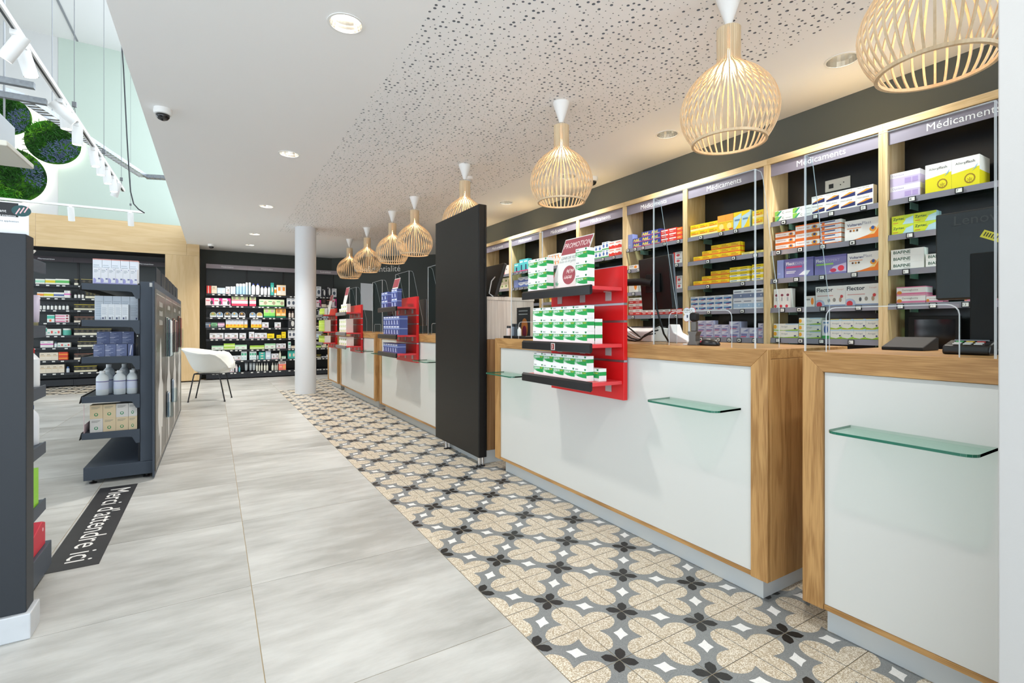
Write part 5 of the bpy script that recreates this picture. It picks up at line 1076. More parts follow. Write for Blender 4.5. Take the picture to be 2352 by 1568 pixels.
# promotion cards leaning on the displays
def promo(uL, uR, uT, vT, label, rich):
    X_ = 1.668; zb = z2; y0, y1 = on_x(uL, 749, X_).y, on_x(uR, 749, X_).y; yc = (y0+y1)/2; half = (y0-y1)/2; ht = on_x(uT, vT, X_).z-zb; SK = (y0-on_x(uT, 749, X_).y)/ht
    t = thing('promotion_card', label, 'card', (1.69, yc, zb), 'promotion cards on the red displays')
    M = Matrix.Translation((X_, yc, zb+.0015)) @ Matrix.Rotation(RX, 4, 'Z') @ Matrix.Rotation(-.06, 4, 'X')
    sk_ = lambda x, z: (x+z*SK, 0, z)       # the card is turned clockwise in its holder
    def q(x0, za, x1, zb_, y, m_, mi=0): return m_.add([(sk_(x0, za)[0], y, za), (sk_(x1, za)[0], y, za), (sk_(x1, zb_)[0], y, zb_), (sk_(x0, zb_)[0], y, zb_)], [(0, 1, 2, 3)], mi)
    s_ = MB(); pts = [(-half, 0), (half, 0), (half+ht*SK, ht), (-half+ht*SK, ht)]; s_.prism(pts, 0, .003, 'y'); build(s_.xf(M), 'card_sheet', flat('dedfdb'), t)
    build(q(-half+.004, ht*.70, half-.004, ht*.985, -.0004, MB()).xf(M), 'maroon_header', flat('9c4850'), t)
    if not rich: return
    def tx(s, x, z, wd, hh): return MB().text(s, (x+z*SK, -.0009, z), (1, 0, 0), (SK, 0, 1), wd, hh).xf(M)
    build(tx('PROMOTION', -half+.012, ht*.82, half*1.86, 0), 'header_lettering', flat('ead9d6'), t)
    build(tx('GINKOR FORT', -half+.016, ht*.605, half*1.3, 0), 'product_lettering', flat('8e9492'), t)
    build(tx('boîte de 60 gélules', -half+.012, ht*.53, half*1.3, 0), 'small_lettering', flat('b4bab6'), t)
    e = ellipse(half*.14+ht*.29*SK, ht*.29, half*.47, ht*.185, 28); build(MB().add([(a, -.0005, b) for a, b in e], [tuple(range(28))]).xf(M), 'price_roundel', flat('9c4850'), t)
    build(tx('9€99', half*-.12, ht*.325, half*.52, 0).add([], []), 'price_lettering', flat('f0e4e0'), t)
    k_ = tx('13€98', half*-.14, ht*.215, half*.54, 0); build(k_, 'old_price_lettering', flat('e4d0cc'), t)
    build(MB().box(half*-.15+ht*.235*SK, -.0012, ht*.235, half*.42+ht*.235*SK, -.0010, ht*.243).xf(M), 'strike_line', flat('f0e4e0'), t)
    lf = MB()
    for a in (.5, 1.3, 2.2): lf.add([(ht*.1*SK-half*.55+.0+.022*math.cos(a)*s2-.005*math.sin(a)*s3, -.0006, ht*.10+.03*math.sin(a)*s2+.008*math.cos(a)*s3) for s2, s3 in ((0, 0), (.5, 1), (1, 0), (.5, -1))], [(0, 1, 2, 3)])
    build(lf.xf(M), 'leaf_emblem', flat('84b49a'), t)
promo(1262, 1322, 1294, 551, 'maroon-topped promotion card with price roundel on nearest red display', True)
promo(889, 901, 903, 641, 'maroon-topped promotion card on the navy-box display', False)
promo(783, 790, 792, 661, 'promotion card on the white-box display', False)
promo(750, 756, 757, 678, 'promotion card on the farthest red display', False)

# price tag clipped on the middle strip of the nearest red display
yt_ = on_x(1270, 749, 1.572).y
t = thing('strip_price_tag', 'red and white price tag clipped on the nearest display strip', 'price tag', (1.57, yt_, .965)); build(MB().box(1.5705, yt_-.016, .962, 1.5735, yt_+.016, .998), 'tag_body', flat('dcd8d4'), t)
build(MB().box(1.5700, yt_-.013, .965, 1.5704, yt_+.013, .995), 'tag_face', flat('7c2420'), t); build(MB().text('3', (1.5697, yt_+.009, .97), (0, -1, 0), (0, 0, 1), .018, .02), 'digit', flat('f0ece8'), t)
# ================================================================== bottles, tins, tubes
_bt = {}
def bottle_mesh(kind, r, h_, body, cap, label=None):
    r, h_ = round(r, 3), round(h_, 3); kk = (kind, r, h_, body, cap, label)
    if kk in _bt: return _bt[kk]
    m = MB()
    if kind == 'jug': P, Cp = [(r*.9, 0), (r, .03*h_), (r, .68*h_), (r*.9, .77*h_), (r*.5, .87*h_), (r*.42, .9*h_)], [(r*.46, .9*h_), (r*.46, h_), (r*.3, h_)]
    elif kind == 'spray': P, Cp = [(r*.95, 0), (r, .03*h_), (r, .62*h_), (r*.45, .74*h_), (r*.4, .76*h_)], [(r*.45, .76*h_), (r*.45, .86*h_), (r*.25, .88*h_), (r*.25, h_)]
    elif kind == 'can': P, Cp = [(r, 0), (r, .74*h_), (r*.92, .76*h_)], [(r*.95, .76*h_), (r*.93, .97*h_), (r*.8, h_)]
    elif kind == 'jar': P, Cp = [(r, 0), (r, .62*h_), (r*.7, .72*h_)], [(r*.75, .72*h_), (r*.75, h_), (r*.6, h_)]
    else: P, Cp = [(r, 0), (r, .6*h_), (r*.6, .74*h_), (r*.4, .78*h_)], [(r*.48, .78*h_), (r*.46, h_), (r*.2, h_)]
    m.lathe(P, 16, m=0); m.lathe(Cp, 14, m=1)
    if label: m.lathe([(r*1.006, .24*h_), (r*1.006, .52*h_)], 16, m=2, caps=False); m.lathe([(r*1.008, .54*h_), (r*1.008, .585*h_)], 16, m=3, caps=False)
    me = m.mesh('bottle', [mat('bottle_%s' % str(body), body, .35, spec=.45), flat(cap), flat(label or 'ffffff'), flat('7a78a4' if label else 'ffffff')], smooth=True, keep_origin=True)[0]; me.set_sharp_from_angle(angle=math.radians(35)); _bt[kk] = me; return me
def tin_mesh(r, d_, face, foot):
    m = MB(); pts = [(r*math.cos(math.pi*k/12), r*.95+r*math.sin(math.pi*k/12)*.95) for k in range(13)]+[(-r, 0), (r, 0)]
    m.prism(pts, -d_/2, d_/2, 'y', 0)
    e = ellipse(0, r*1.0, r*.86, r*.84, 20); m.add([(a, -d_/2-.0003, b) for a, b in e], [tuple(range(20))], 1)
    m.quad((-r, -d_/2-.0005, 0), (r, -d_/2-.0005, 0), (r, -d_/2-.0005, r*.55), (-r, -d_/2-.0005, r*.55), 2)
    e = ellipse(-r*.1, r*1.3, r*.34, r*.3, 12); m.add([(a, -d_/2-.0007, b) for a, b in e], [tuple(range(12))], 3)
    return m.mesh('tin', [flat('c8ccd0'), flat(face), flat(foot), flat('c89a4c')], keep_origin=True)[0]
def tube_mesh(w_, h_, body, cap):
    m = MB(); n = 12; rows = [(0, .42, .42), (.12, .42, .42), (.13, .46, .46), (.6, .5, .3), (1.0, .5, .03)]
    vs = []; fs = []
    for z, a, b in rows:
        for k in range(n): t_ = 2*math.pi*k/n; vs.append((w_*a*math.cos(t_), w_*b*math.sin(t_), z*h_))
    for i in range(len(rows)-1):
        for k in range(n): k2 = (k+1) % n; fs.append((i*n+k, i*n+k2, (i+1)*n+k2, (i+1)*n+k))
    fs.append(tuple(range(n))[::-1]); fs.append(tuple(range((len(rows)-1)*n, len(rows)*n)))
    m.add(vs, fs, 0); m.m = [1 if i < n else 0 for i in range(len(fs))]
    return m.mesh('tube', [flat(body), flat(cap)], smooth=True, keep_origin=True)[0]

# ================================================================== far wall shelving stock
VS = ['top', 'second', 'third', 'fourth', 'fifth', 'sixth', 'seventh', 'bottom']
def inb(x0, x1, bounds):
    """keep an item clear of the bay uprights"""
    return x0, x1
def vet(row, key, u0, u1, vt, cols, rows, note='', d_=.09, yf=None, zs=None, place='vet', gname='pet_product_box'):
    zs = zs or VZ; yf = yf or VY+.016; x0 = on_y(u0, 749, yf).x; x1 = on_y(u1, 749, yf).x; zt = on_y(u0, vt, yf).z
    pl = VS[row]+(' veterinary shelf' if place == 'vet' else ' niche shelf')
    grid(key, x0, x1, zs[row]+.001, max(zt, zs[row]+.03), cols, rows, (note+' ' if note else '')+pl, yf, d_, 'y', name=gname)
def vbot(row, kind, us, vt, body, cap, label, desc, zs=None, yf=None, place='veterinary shelf', name='bottle'):
    zs = zs or VZ; yf = yf or VY+.016
    for k, (a, b) in enumerate(us):
        x0, x1 = on_y(a, 749, yf).x, on_y(b, 749, yf).x; r = (x1-x0)/2*.96; h_ = on_y(a, vt, yf).z-zs[row]-.001
        wd = pos_words(0, 1, k, len(us))
        put(bottle_mesh(kind, r, h_, body, cap, label), name, ((x0+x1)/2, yf+r+.004, zs[row]+.001), 0, ', '.join([desc]+wd+[VS[row]+' '+place]), 'bottle', desc+' group, '+VS[row]+' '+place)
vet(0, 'f_red', 474.7, 484.7, 655.7, 1, 1); vet(0, 'm_beige', 485.5, 498.2, 656, 1, 1); vet(0, 'f_ltblue', 498.8, 517.6, 660.5, 2, 1); vet(0, 'f_white', 518.5, 528, 658, 1, 1)
vbot(0, 'can', [(529, 535), (535.3, 541)], 657.5, (210, 222, 232), 'eef0f0', None, 'small pale blue can'); vbot(0, 'can', [(542, 549), (549.3, 556.3), (556.6, 563.8)], 651, (150, 184, 206), 'f0f0ee', None, 'blue spray can with white cap'); vbot(0, 'can', [(564.2, 569.6), (571, 576.5)], 648.5, (176, 204, 218), 'f0f0ee', None, 'taller blue spray can')
vbot(0, 'jug', [(577.5, 587), (588, 597)], 651, (232, 234, 236), '3c4c9c', None, 'large white bottle with blue cap'); vbot(0, 'jug', [(598.5, 606), (606.5, 614.5), (615.5, 621.5)], 657, (232, 234, 236), '46549c', None, 'small white bottle with blue cap')
vet(0, 'f_teal', 622, 629, 649, 1, 1); vet(0, 'm_longo', 630, 635, 660, 1, 1); vet(0, 'f_orangew', 635.8, 656.5, 654, 2, 1)
vet(1, 'f_pink', 472, 530, 684, 3, 1); vet(1, 'f_photo', 532, 569, 678, 3, 1); vet(1, 'f_photo', 573, 588, 678.5, 1, 1, 'single one,'); vet(1, 'f_green', 595.5, 653, 687, 3, 1); vet(1, 'f_tens', 659, 679, 684, 2, 1)
for grp, lst in (('left group', [(482, 497), (497.5, 512.5), (515, 530), (531.5, 546.5), (548.5, 563.5)]), ('right group', [(573, 587.5), (589, 603.5)])):
    for k, (a, b) in enumerate(lst):
        yf = VY+.016; x0, x1 = on_y(a, 749, yf).x, on_y(b, 749, yf).x; face = ['8a9c6c', '6c8ca8', '5c5848', '88a0a8', '50443c', '7c98b0', 'c0a860'][k+(5 if grp[0] == 'r' else 0)]
        put(tin_mesh((x1-x0)/2*.97, .04, face, 'dde2e6'), 'collar_tin', ((x0+x1)/2, yf+.025, VZ[2]+.001), 0, ', '.join(['round-topped pet collar tin']+pos_words(0, 1, k, len(lst))+[grp, 'third veterinary shelf']), 'tin', 'pet collar tins')
vet(2, 'f_green2', 606, 632, 708, 2, 1); vet(2, 'f_orange2', 634, 656.5, 708, 2, 1); vbot(2, 'jar', [(663, 669), (670, 676)], 714, (200, 190, 180), '50403c', None, 'small brown jar')
vet(3, 'f_band', 472, 484, 740, 1, 1); vet(3, 'f_bandg', 485, 499, 740, 1, 1); vet(3, 'f_bandp', 500, 516, 740, 1, 1); vet(3, 'f_yellow', 518.5, 560, 733.5, 5, 1); vet(3, 'f_yellow', 561, 568.5, 734, 1, 1, 'single one,'); vet(3, 'f_yellow', 576.5, 601, 733.5, 3, 1, 'right set,'); vet(3, 'f_white', 602, 617, 740, 1, 1, 'left one,'); vet(3, 'f_white', 631, 645, 740, 1, 1, 'right one,'); vet(3, 'f_dark', 662, 679, 733, 1, 1)
vet(4, 'f_white', 481.4, 513.6, 765, 2, 1, 'left pair,'); vet(4, 'f_white', 515.6, 547, 765, 2, 1, 'second pair,'); vet(4, 'f_white', 550, 565, 765, 1, 1, 'middle one,'); vet(4, 'f_white', 572, 584, 762, 1, 1, 'taller one,'); vet(4, 'f_white', 585, 613, 764.5, 2, 1, 'right pair,'); vet(4, 'f_yel', 614, 630, 766, 1, 1, 'left one,'); vet(4, 'f_yel', 635.5, 645.7, 769, 1, 1, 'middle one,'); vet(4, 'f_yel', 647, 656.5, 762, 1, 2, 'right pile,'); vet(4, 'f_tens', 662, 679, 758, 2, 1)
vet(5, 'f_mint', 486, 513.6, 794, 2, 1, 'left pair,'); vet(5, 'f_limeb', 514, 539.6, 789, 2, 2, 'left pile,'); vet(5, 'f_mint', 540, 567, 792, 2, 1, 'middle pair,'); vet(5, 'f_limeb', 574, 607, 793.5, 3, 1, 'right set,'); vet(5, 'f_mint', 608, 633, 789, 2, 1, 'right pair,'); vet(5, 'f_white', 634.5, 656.5, 789, 2, 1); vet(5, 'f_tealw', 662, 668, 784, 1, 1); vet(5, 'f_beige' if 'f_beige' in DES else 'm_beige', 669, 679, 794, 1, 1)
vet(6, 'f_white', 500, 525, 806, 2, 1, 'behind chair,'); vet(6, 'f_white', 528, 553.5, 817, 2, 1, 'low pair,'); vet(6, 'f_tealw', 554, 567, 807, 2, 1, 'left pair,'); vet(6, 'f_tealw', 573, 589, 807, 3, 1, 'right set,'); vbot(6, 'spray', [(590.6, 594)], 812, (214, 222, 226), '4c5c6c', None, 'small white bottle'); vet(6, 'f_teal', 595, 609, 808, 1, 3, 'stack,'); vet(6, 'f_ltblue', 610, 622, 806, 1, 1); vet(6, 'f_white', 623.5, 640, 812, 2, 1, 'right pair,'); vbot(6, 'spray', [(641, 646)], 803, (226, 226, 206), 'e4e4dc', None, 'cream spray bottle'); vet(6, 'f_mint', 647, 656.5, 818, 1, 1); vet(6, 'f_teal', 661.5, 679, 805, 2, 1, 'right pair,')
vet(7, 'f_white', 510, 538, 846, 4, 1, 'low set,'); vbot(7, 'spray', [(540.6, 546)], 836, (220, 206, 214), 'e8e8e8', None, 'pinkish spray bottle'); vbot(7, 'spray', [(548, 552.4)], 839, (96, 170, 180), 'e8e8e8', None, 'teal spray bottle')
for k, (a, b) in enumerate([(562.5, 569), (573, 579), (580.5, 587)]):
    yf = VY+.03; x0, x1 = on_y(a, 749, yf).x, on_y(b, 749, yf).x
    put(tube_mesh(x1-x0, on_y(a, 833, yf).z-VZ[7]-.001, 'b4bcc0', '3c4046'), 'lotion_tube', ((x0+x1)/2, yf+.03, VZ[7]+.001), 0, 'silver grey lotion tube, %s, bottom veterinary shelf' % ('left one', 'middle one', 'right one')[k], 'tube', 'lotion tubes on the bottom veterinary shelf')
vbot(7, 'spray', [(588.2, 593), (594.3, 597.6), (599.4, 603.8), (606, 611), (612, 616.5), (623.8, 629.4), (631, 634), (635, 638.4)], 833, (214, 214, 200), 'dadad4', None, 'cream pet spray bottle'); vet(7, 'f_coral', 640, 656.8, 830, 1, 1)
# spectacle racks right of the column and the sliver left of it
rs7 = random.Random(11)
for row in range(7):
    for k in range(4):
        u0 = 727+k*11.8; key = ['f_tens', 'm_tan', 'm_gold', 'f_pink', 'f_ltblue', 'm_beige', 'f_dark', 'f_limeb'][(row*3+k*5+k*k) % 8]
        vet(row, key, u0, u0+10.6, 657.5+row*26.2+5*((k+row) % 2), 1, 1, ['far-left', 'mid-left', 'mid-right', 'far-right'][k]+' on spectacles bay,', .06, gname='spectacles_box')

# niche shelving (micronutrition)
def mic(row, key, u0, u1, vt, cols, rows, note='', d_=.09): vet(row, key, u0, u1, vt, cols, rows, note, d_, MY+.016, MZ, 'niche', 'supplement_box')
def mbot(row, kind, us, vt, body, cap, label, desc, name='bottle'): vbot(row, kind, us, vt, body, cap, label, desc, MZ, MY+.016, 'niche shelf', name)
mic(0, 'm_long', 81, 103, 640, 1, 1); mic(0, 'm_longy', 103.6, 127, 640, 1, 1); mic(0, 'm_longg', 127.3, 158.5, 640, 1, 1); mic(0, 'm_black', 170.5, 179, 640.5, 1, 1, 'single,'); mic(0, 'm_black', 186, 213, 640.5, 2, 1)
mic(1, 'm_longo', 85, 100, 671, 1, 1); mic(1, 'm_longy', 100.3, 123, 671, 1, 1); mic(1, 'm_longb', 123.3, 147, 671, 1, 1); mic(1, 'm_white', 147.3, 161, 667, 1, 1); mbot(1, 'jar', [(169.5, 176), (178, 184.5), (186.5, 193)], 673, (232, 228, 222), '2c2a28', None, 'small white jar with dark lid', 'jar'); mic(1, 'm_gold', 196, 230, 667.5, 4, 1)
mbot(2, 'jar', [(88.7+8.9*k, 95.6+8.9*k) for k in range(8)], 698, (232, 232, 226), '3c4046', None, 'white pill bottle with dark cap', 'pill_bottle'); mic(2, 'm_gold', 170, 226, 698.5, 4, 1)
mic(3, 'm_teal', 108, 125, 723, 1, 1); mic(3, 'm_pinkstack', 127, 158.5, 722, 1, 3); mic(3, 'm_tan', 170, 216, 727, 4, 1)
mic(4, 'm_teal', 81, 107.5, 752.5, 2, 1); mic(4, 'm_white2', 108, 139.5, 755, 2, 1); mbot(4, 'can', [(141, 162.5)], 754, (90, 180, 160), 'e8e8e2', None, 'round teal tub', 'tub'); mic(4, 'm_black', 170, 256, 755, 7, 1)
mic(5, 'm_white', 92.5, 122, 783, 2, 1); mbot(5, 'jar', [(123.5, 131)], 785, (220, 226, 226), '5c6c74', None, 'small pale bottle', 'pill_bottle'); mic(5, 'm_white2', 132, 162, 787, 2, 1); mic(5, 'm_black', 178, 224, 784, 4, 1)
mic(6, 'm_beige', 90.6, 133.6, 810, 3, 1); mic(6, 'm_redor', 134.5, 155.6, 808.5, 1, 2); mic(6, 'm_tan', 170, 222, 812.5, 4, 1)
mic(7, 'm_beige', 90.6, 147.5, 838.5, 4, 1); mbot(7, 'jar', [(151, 159.5)], 842, (196, 204, 214), '4c6c9c', None, 'small blue-capped jar', 'jar'); mic(7, 'm_gold', 170, 222, 841, 4, 1)

# ================================================================== gondola stock, facing the camera at its near end
def gon(z, key, u0, u1, h_, cols, rows, place, y=4.425, d_=.06, rows_per=None):
    x0, x1 = on_y(u0, 749, y).x, min(on_y(u1, 749, y).x, -.474); grid(key, x0, x1, z+.0005, z+h_*rows, cols, rows, place, y, d_, 'y', name='carton', rows_per=rows_per)
gon(GZ[0], 'lilacglove', 213.8, 318, .118, 6, 1, 'gondola top shelf'); gon(GZ[0], 'backcarton', 212.5, 319, .186, 5, 1, 'behind, gondola top shelf', 4.488)
gon(GZ[1], 'slimcarton', 232, 295, .116, 4, 1, 'gondola second shelf'); gon(GZ[1], 'palecarton', 217, 318.5, .176, 5, 1, 'behind, gondola second shelf', 4.488)
gon(GZ[2], 'bluecarton', 214, 292, .088, 3, 1, 'gondola third shelf', d_=.09); gon(GZ[2], 'bluecartonend', 293.5, 306, .088, 1, 1, 'gondola third shelf', d_=.09); gon(GZ[2], 'bluecarton', 222, 308, .088, 3, 2, 'rear, gondola third shelf', 4.52, .09)
for y_, us, nm in ((4.428, [(216, 247.5), (257, 287.5), (290, 318)], 'front row'), (4.54, [(228, 258), (265, 294), (297, 325)], 'second row'), (4.70, [(232, 262), (269, 298)], 'third row')):
    for k, (a, b) in enumerate(us):
        x0 = on_y(a, 749, y_).x; x1 = on_y(b, 749, y_).x; r = min((x1-x0)/2*.97, .052); x = min((x0+x1)/2, -.474-r)
        hh = .172 if nm != 'third row' else .20
        put(bottle_mesh('jug', r, hh, (216, 223, 226), 'eceff0', 'ccd3e6'), 'solution_bottle', (x, y_+.053, GZ[3]+.0005), 0, 'translucent white bottle with blue label, %s, %s, on gondola' % (nm, ('left', 'middle', 'right')[k] if len(us) == 3 else ('left', 'right')[k]), 'bottle', 'white solution bottles on the gondola')
y_ = 4.425; xs_ = [on_y(u, 749, y_).x for u in (206, 236.5, 266.3, 294.6)]+[-.474]
mix = [['ecowhite', 'eco', 'eco', 'eco'], ['eco', 'eco', 'ecowhite', 'ecowhite']]
for r in range(2):
    for c in range(4):
        W_ = xs_[c+1]-xs_[c]; k_ = mix[r][c]
        put(box_mesh(k_, W_-.0015, .094, .10), 'carton', ((xs_[c]+xs_[c+1])/2, y_+.05, GZ[4]+.0005+r*.0945), 0, '%s, %s row, %s, lowest gondola shelf' % (DES[k_][1], ('bottom', 'top')[r], ('leftmost', 'second from left', 'third from left', 'rightmost')[c]), 'carton', 'eco cartons on the gondola')
t = thing('shelf_divider', 'clear pink-edged divider at the left of the eco cartons', 'divider', (GX0, 4.41, GZ[4])); build(MB().box(GX0+.0, 4.41, GZ[4]+.0005, GX0+.003, 4.415, GZ[4]+.20).box(GX0+.0, 4.415, GZ[4]+.0005, GX0+.003, 4.8, GZ[4]+.06), 'divider_sheet', mat('divider_pink', (214, 190, 196), .3), t)

# stock of the dark end unit at the left edge
def eu(u, y): return on_y(u, 749, y).x
put(bottle_mesh('spray', .03, .185, (232, 236, 240), 'd02a2a', None), 'spray_bottle', (-.655, 2.79, .8375), 0, 'white bottle with red cap behind the dark end unit', 'bottle', None)
put(bottle_mesh('jug', .03, .165, (226, 232, 240), '5c7cb4', None), 'bottle', (-.657, 2.79, .5955), 0, 'white bottle with blue cap, lower shelf of dark end unit', 'bottle', None)
for k in range(4): put(box_mesh('lime_pack', .10, .037, .10) if 'lime_pack' in DES else box_mesh('limeplain', .10, .037, .10) if 'limeplain' in DES else box_mesh('lime', .10, .037, .10), 'wipes_pack', (-.675, 2.72, .3535+k*.0375), 0, 'lime green pack, %s of a pile on the dark end unit' % ('lowest', 'second lowest', 'second highest', 'topmost')[k], 'pack', 'lime packs on the dark end unit')
put(tube_mesh(.06, .13, 'd8cfe4', 'e8e0b0'), 'lilac_pouch', (-.655, 2.79, 1.0905), 0, 'lilac pouch on the second shelf of the dark end unit', 'pouch', None)
t = thing('price_card', 'tilted white price card on the top shelf of the end unit', 'card', (-.66, 2.7, 1.3575)); build(MB().prism([(2.60, 1.3575), (2.66, 1.3575), (2.76, 1.40), (2.755, 1.404)], -.72, -.63, 'x'), 'card_wedge', flat('dcdad6'), t)
t = thing('red_box', 'red slanted box on the base of the dark end unit', 'box', (-.67, 2.75, .1405)); build(MB().prism([(2.60, .1405), (2.90, .1405), (2.90, .235), (2.86, .25), (2.60, .19)], -.76, -.632, 'x'), 'box_body', flat('c81e38'), t, bevel=.003)
build(MB().lathe([(.008, 0), (.008, .001)], 10).xf(Matrix.Translation((-.6318, 2.86, .215)) @ Matrix.Rotation(math.pi/2, 4, 'Y')), 'round_mark', flat('e8b8c0'), t)

# ================================================================== equipment on the counters
MON = mat('monitor_black', (34, 31, 29), .35, spec=.5); MONS = mat('monitor_slate', (98, 104, 112), .4); SCRN = mat('screen_glass', (14, 14, 16), .08, spec=.6)
CT = 1.0005
def monitor(name, label, xm, y0, y1, za, zb_, lean=0.0, yaw_=0.0, stand=True, extra=None):
    t = thing(name, label, 'monitor', (xm, (y0+y1)/2, CT)); zc = (za+zb_)/2
    M = Matrix.Translation((xm, (y0+y1)/2, zc)) @ Matrix.Rotation(yaw_, 4, 'Z') @ Matrix.Rotation(lean, 4, 'Y'); hw_, hh = (y1-y0)/2, (zb_-za)/2
    build(MB().box(-.012, -hw_, -hh, .012, hw_, hh).xf(M), 'rear_cover', MON, t, bevel=.004)
    build(MB().box(.0125, -hw_-.002, -hh-.002, .024, hw_+.002, hh+.002).xf(M), 'bezel', MONS, t, bevel=.002); build(MB().box(.0243, -hw_+.008, -hh+.012, .025, hw_-.008, hh-.008).xf(M), 'screen', SCRN, t)
    if stand:
        build(MB().box(xm-.03, (y0+y1)/2-.03, CT+.014, xm-.014, (y0+y1)/2+.03, zc), 'stand_column', BLACKM, t, bevel=.003); build(MB().box(xm-.03, (y0+y1)/2-.10, CT, xm+.15, (y0+y1)/2+.10, CT+.013), 'stand_foot', BLACKM, t, bevel=.003)
    return t, M
ya, yb = on_x(1549, 749, 2.06).y, on_x(1470, 749, 2.06).y; za, zb_ = on_x(1505, 711, 2.06).z, on_x(1500, 592, 2.06).z
t, M = monitor('arm_monitor', 'black monitor on a swing arm behind the nearest screen, back turned', 2.06, ya, yb, za, zb_, -.10, -.12, False)
zc = (za+zb_)/2; yc = (ya+yb)/2
build(MB().box(2.028, yc-.05, zc-.05, 2.044, yc+.05, zc+.05), 'mount_plate', BLACKM, t, bevel=.002)
yp = on_x(1405, 749, 2.0).y
build(MB().tube([(2.022, yc, zc), (2.0, yc+.05, zc+.01), (2.0, yp, zc+.02)], .02, 12), 'swing_arm', BLACKM, t, smooth=True, auto=40); build(MB().tube([(2.0, yp, 1.0005), (2.0, yp, zc+.06)], .018, 12).lathe([(.05, 0), (.05, .012)], 20, (2.0, yp, 1.0005)), 'arm_post', BLACKM, t, smooth=True, auto=40)
build(MB().tube([(2.03, yc-.02, zc-.05), (2.03, yc-.03, zc-.14), (2.05, yc-.06, 1.05), (2.1, yc-.05, 1.006)], .005, 8), 'cable', BLACK, t, smooth=True)
y0_, y1_ = .44, on_x(2152, 749, 2.12).y; za, zb_ = on_x(2160, 688, 2.12).z, on_x(2160, 494, 2.12).z
t, M = monitor('desk_monitor', 'black monitor with embossed maker lettering on the nearest counter', 2.12, y0_, y1_, za, zb_, 0, 0)
hw_, hh = (y1_-y0_)/2, (zb_-za)/2
build(MB().text('Lenovo', (-.0135, hw_-.05, hh-.045), (0, -1, 0), (0, 0, 1), .13, 0).xf(M), 'embossed_lettering', flat('4a4644'), t)
st = MB(); c_, s_ = math.cos(-.5), math.sin(-.5)
def rp(a, b): return (-.0128, -.02-(a*c_-b*s_), .05+(a*s_+b*c_))
st.add([rp(-.028, -.012), rp(.028, -.012), rp(.028, .012), rp(-.028, .012)], [(0, 1, 2, 3)], 0)
for k in range(7): a = -.022+k*.0066; st.add([tuple(Vector(rp(a, -.006))-Vector((.0004, 0, 0))), tuple(Vector(rp(a+.003, -.006))-Vector((.0004, 0, 0))), tuple(Vector(rp(a+.003, .007))-Vector((.0004, 0, 0))), tuple(Vector(rp(a, .007))-Vector((.0004, 0, 0)))], [(0, 1, 2, 3)], 1)
tag(build(st.xf(M), 'barcode_sticker', [flat('e8d83c'), flat('302c20')], t), 'yellow barcode sticker')
# payment terminal
t = thing('payment_terminal', 'black payment terminal on the nearest counter, by the white wall', 'terminal', (2.06, .58, CT))
build(MB().prism([(2.012, CT), (2.085, CT), (2.085, CT+.045), (2.016, CT+.028), (2.008, CT+.012)], .525, .64, 'y'), 'terminal_body', BLACK, t, bevel=.005)
for i in range(3):
    for j in range(3):
        x_, y2 = 2.022+i*.014, .547+j*.026; z_ = CT+.0315+i*.0034; build(MB().box(x_, y2, z_, x_+.009, y2+.018, z_+.004), 'key', flat(['c8c8c4', 'c8c8c4', ['c03830', 'd8b030', '40a050'][j]][i]), t)
build(MB().box(2.066, .54, CT+.0415, 2.082, .625, CT+.0465), 'terminal_screen', SCRN, t)
# white printer, cables, phone cradle, scanner, clover sign, mouse on the long counter
PW = mat('device_white', (226, 228, 230), .4)
yl, yr = on_x(1432, 749, 2.15).y, on_x(1500, 749, 2.15).y
t = thing('label_printer', 'white label printer behind the red display, cables in front', 'printer', (2.22, (yl+yr)/2, CT))
build(MB().prism([(2.14, CT), (2.32, CT), (2.32, CT+.075), (2.20, CT+.085), (2.14, CT+.06)], yr, yl, 'y'), 'printer_body', PW, t, bevel=.006); build(MB().box(2.19, yr+.03, CT+.0855, 2.29, yl-.02, CT+.089), 'paper_slot', flat('3a3a3c'), t)
rsc = random.Random(5)
for k, c in enumerate(('18181a', '202022', 'dcdcda', '18181a')):
    pts = []; 
    for q in range(9): f_ = q/8; pts.append((2.04+.02*k+.012*math.sin(q*1.7+k), yl-.05-(yl-yr+.06)*f_, CT+.006+(.045+.012*k)*abs(math.cos(math.pi*f_))**2+.006*k))
    tt = thing('cable', ('lowest black', 'second black', 'white', 'uppermost black')[k]+' cable looping before the label printer', 'cable', pts[4], 'cables on the long counter'); build(MB().tube(pts, .0045, 7), 'cable_run', flat(c), tt, smooth=True)
t = thing('phone_cradle', 'white slanted phone cradle with cord behind the clear screen', 'cradle', (2.19, 1.66, CT)); yq = on_x(1556, 749, 2.16).y
build(MB().prism([(yq+.07, CT), (yq-.07, CT), (yq-.07, CT+.015), (yq+.02, CT+.055), (yq+.04, CT+.10), (yq+.055, CT+.10)], 2.15, 2.23, 'x'), 'cradle_body', PW, t, bevel=.004); build(MB().tube([(2.19, yq-.07, CT+.008), (2.18, yq-.11, CT+.006), (2.16, yq-.14, CT+.006)], .006, 8), 'cord', PW, t)
ys = on_x(1596, 749, 1.95).y
t = thing('barcode_scanner', 'black handheld scanner standing in a grey cradle', 'scanner', (1.95, ys, CT))
build(MB().prism([(ys-.03, CT), (ys+.03, CT), (ys+.018, CT+.02), (ys+.018, CT+.045), (ys+.028, CT+.065), (ys-.028, CT+.065), (ys-.018, CT+.045), (ys-.018, CT+.02)], 1.93, 1.965, 'x'), 'cradle', mat('cradle_grey', (98, 94, 90), .35, metal=.5), t, bevel=.002)
build(MB().box(1.937, ys-.014, CT+.0655, 1.957, ys+.014, CT+.112), 'handle', mat('cradle_grey', 0), t, bevel=.003)
build(MB().box(1.928, ys-.019, CT+.1125, 1.966, ys+.019, CT+.155), 'scanner_head', BLACKM, t, bevel=.012, seg=3)
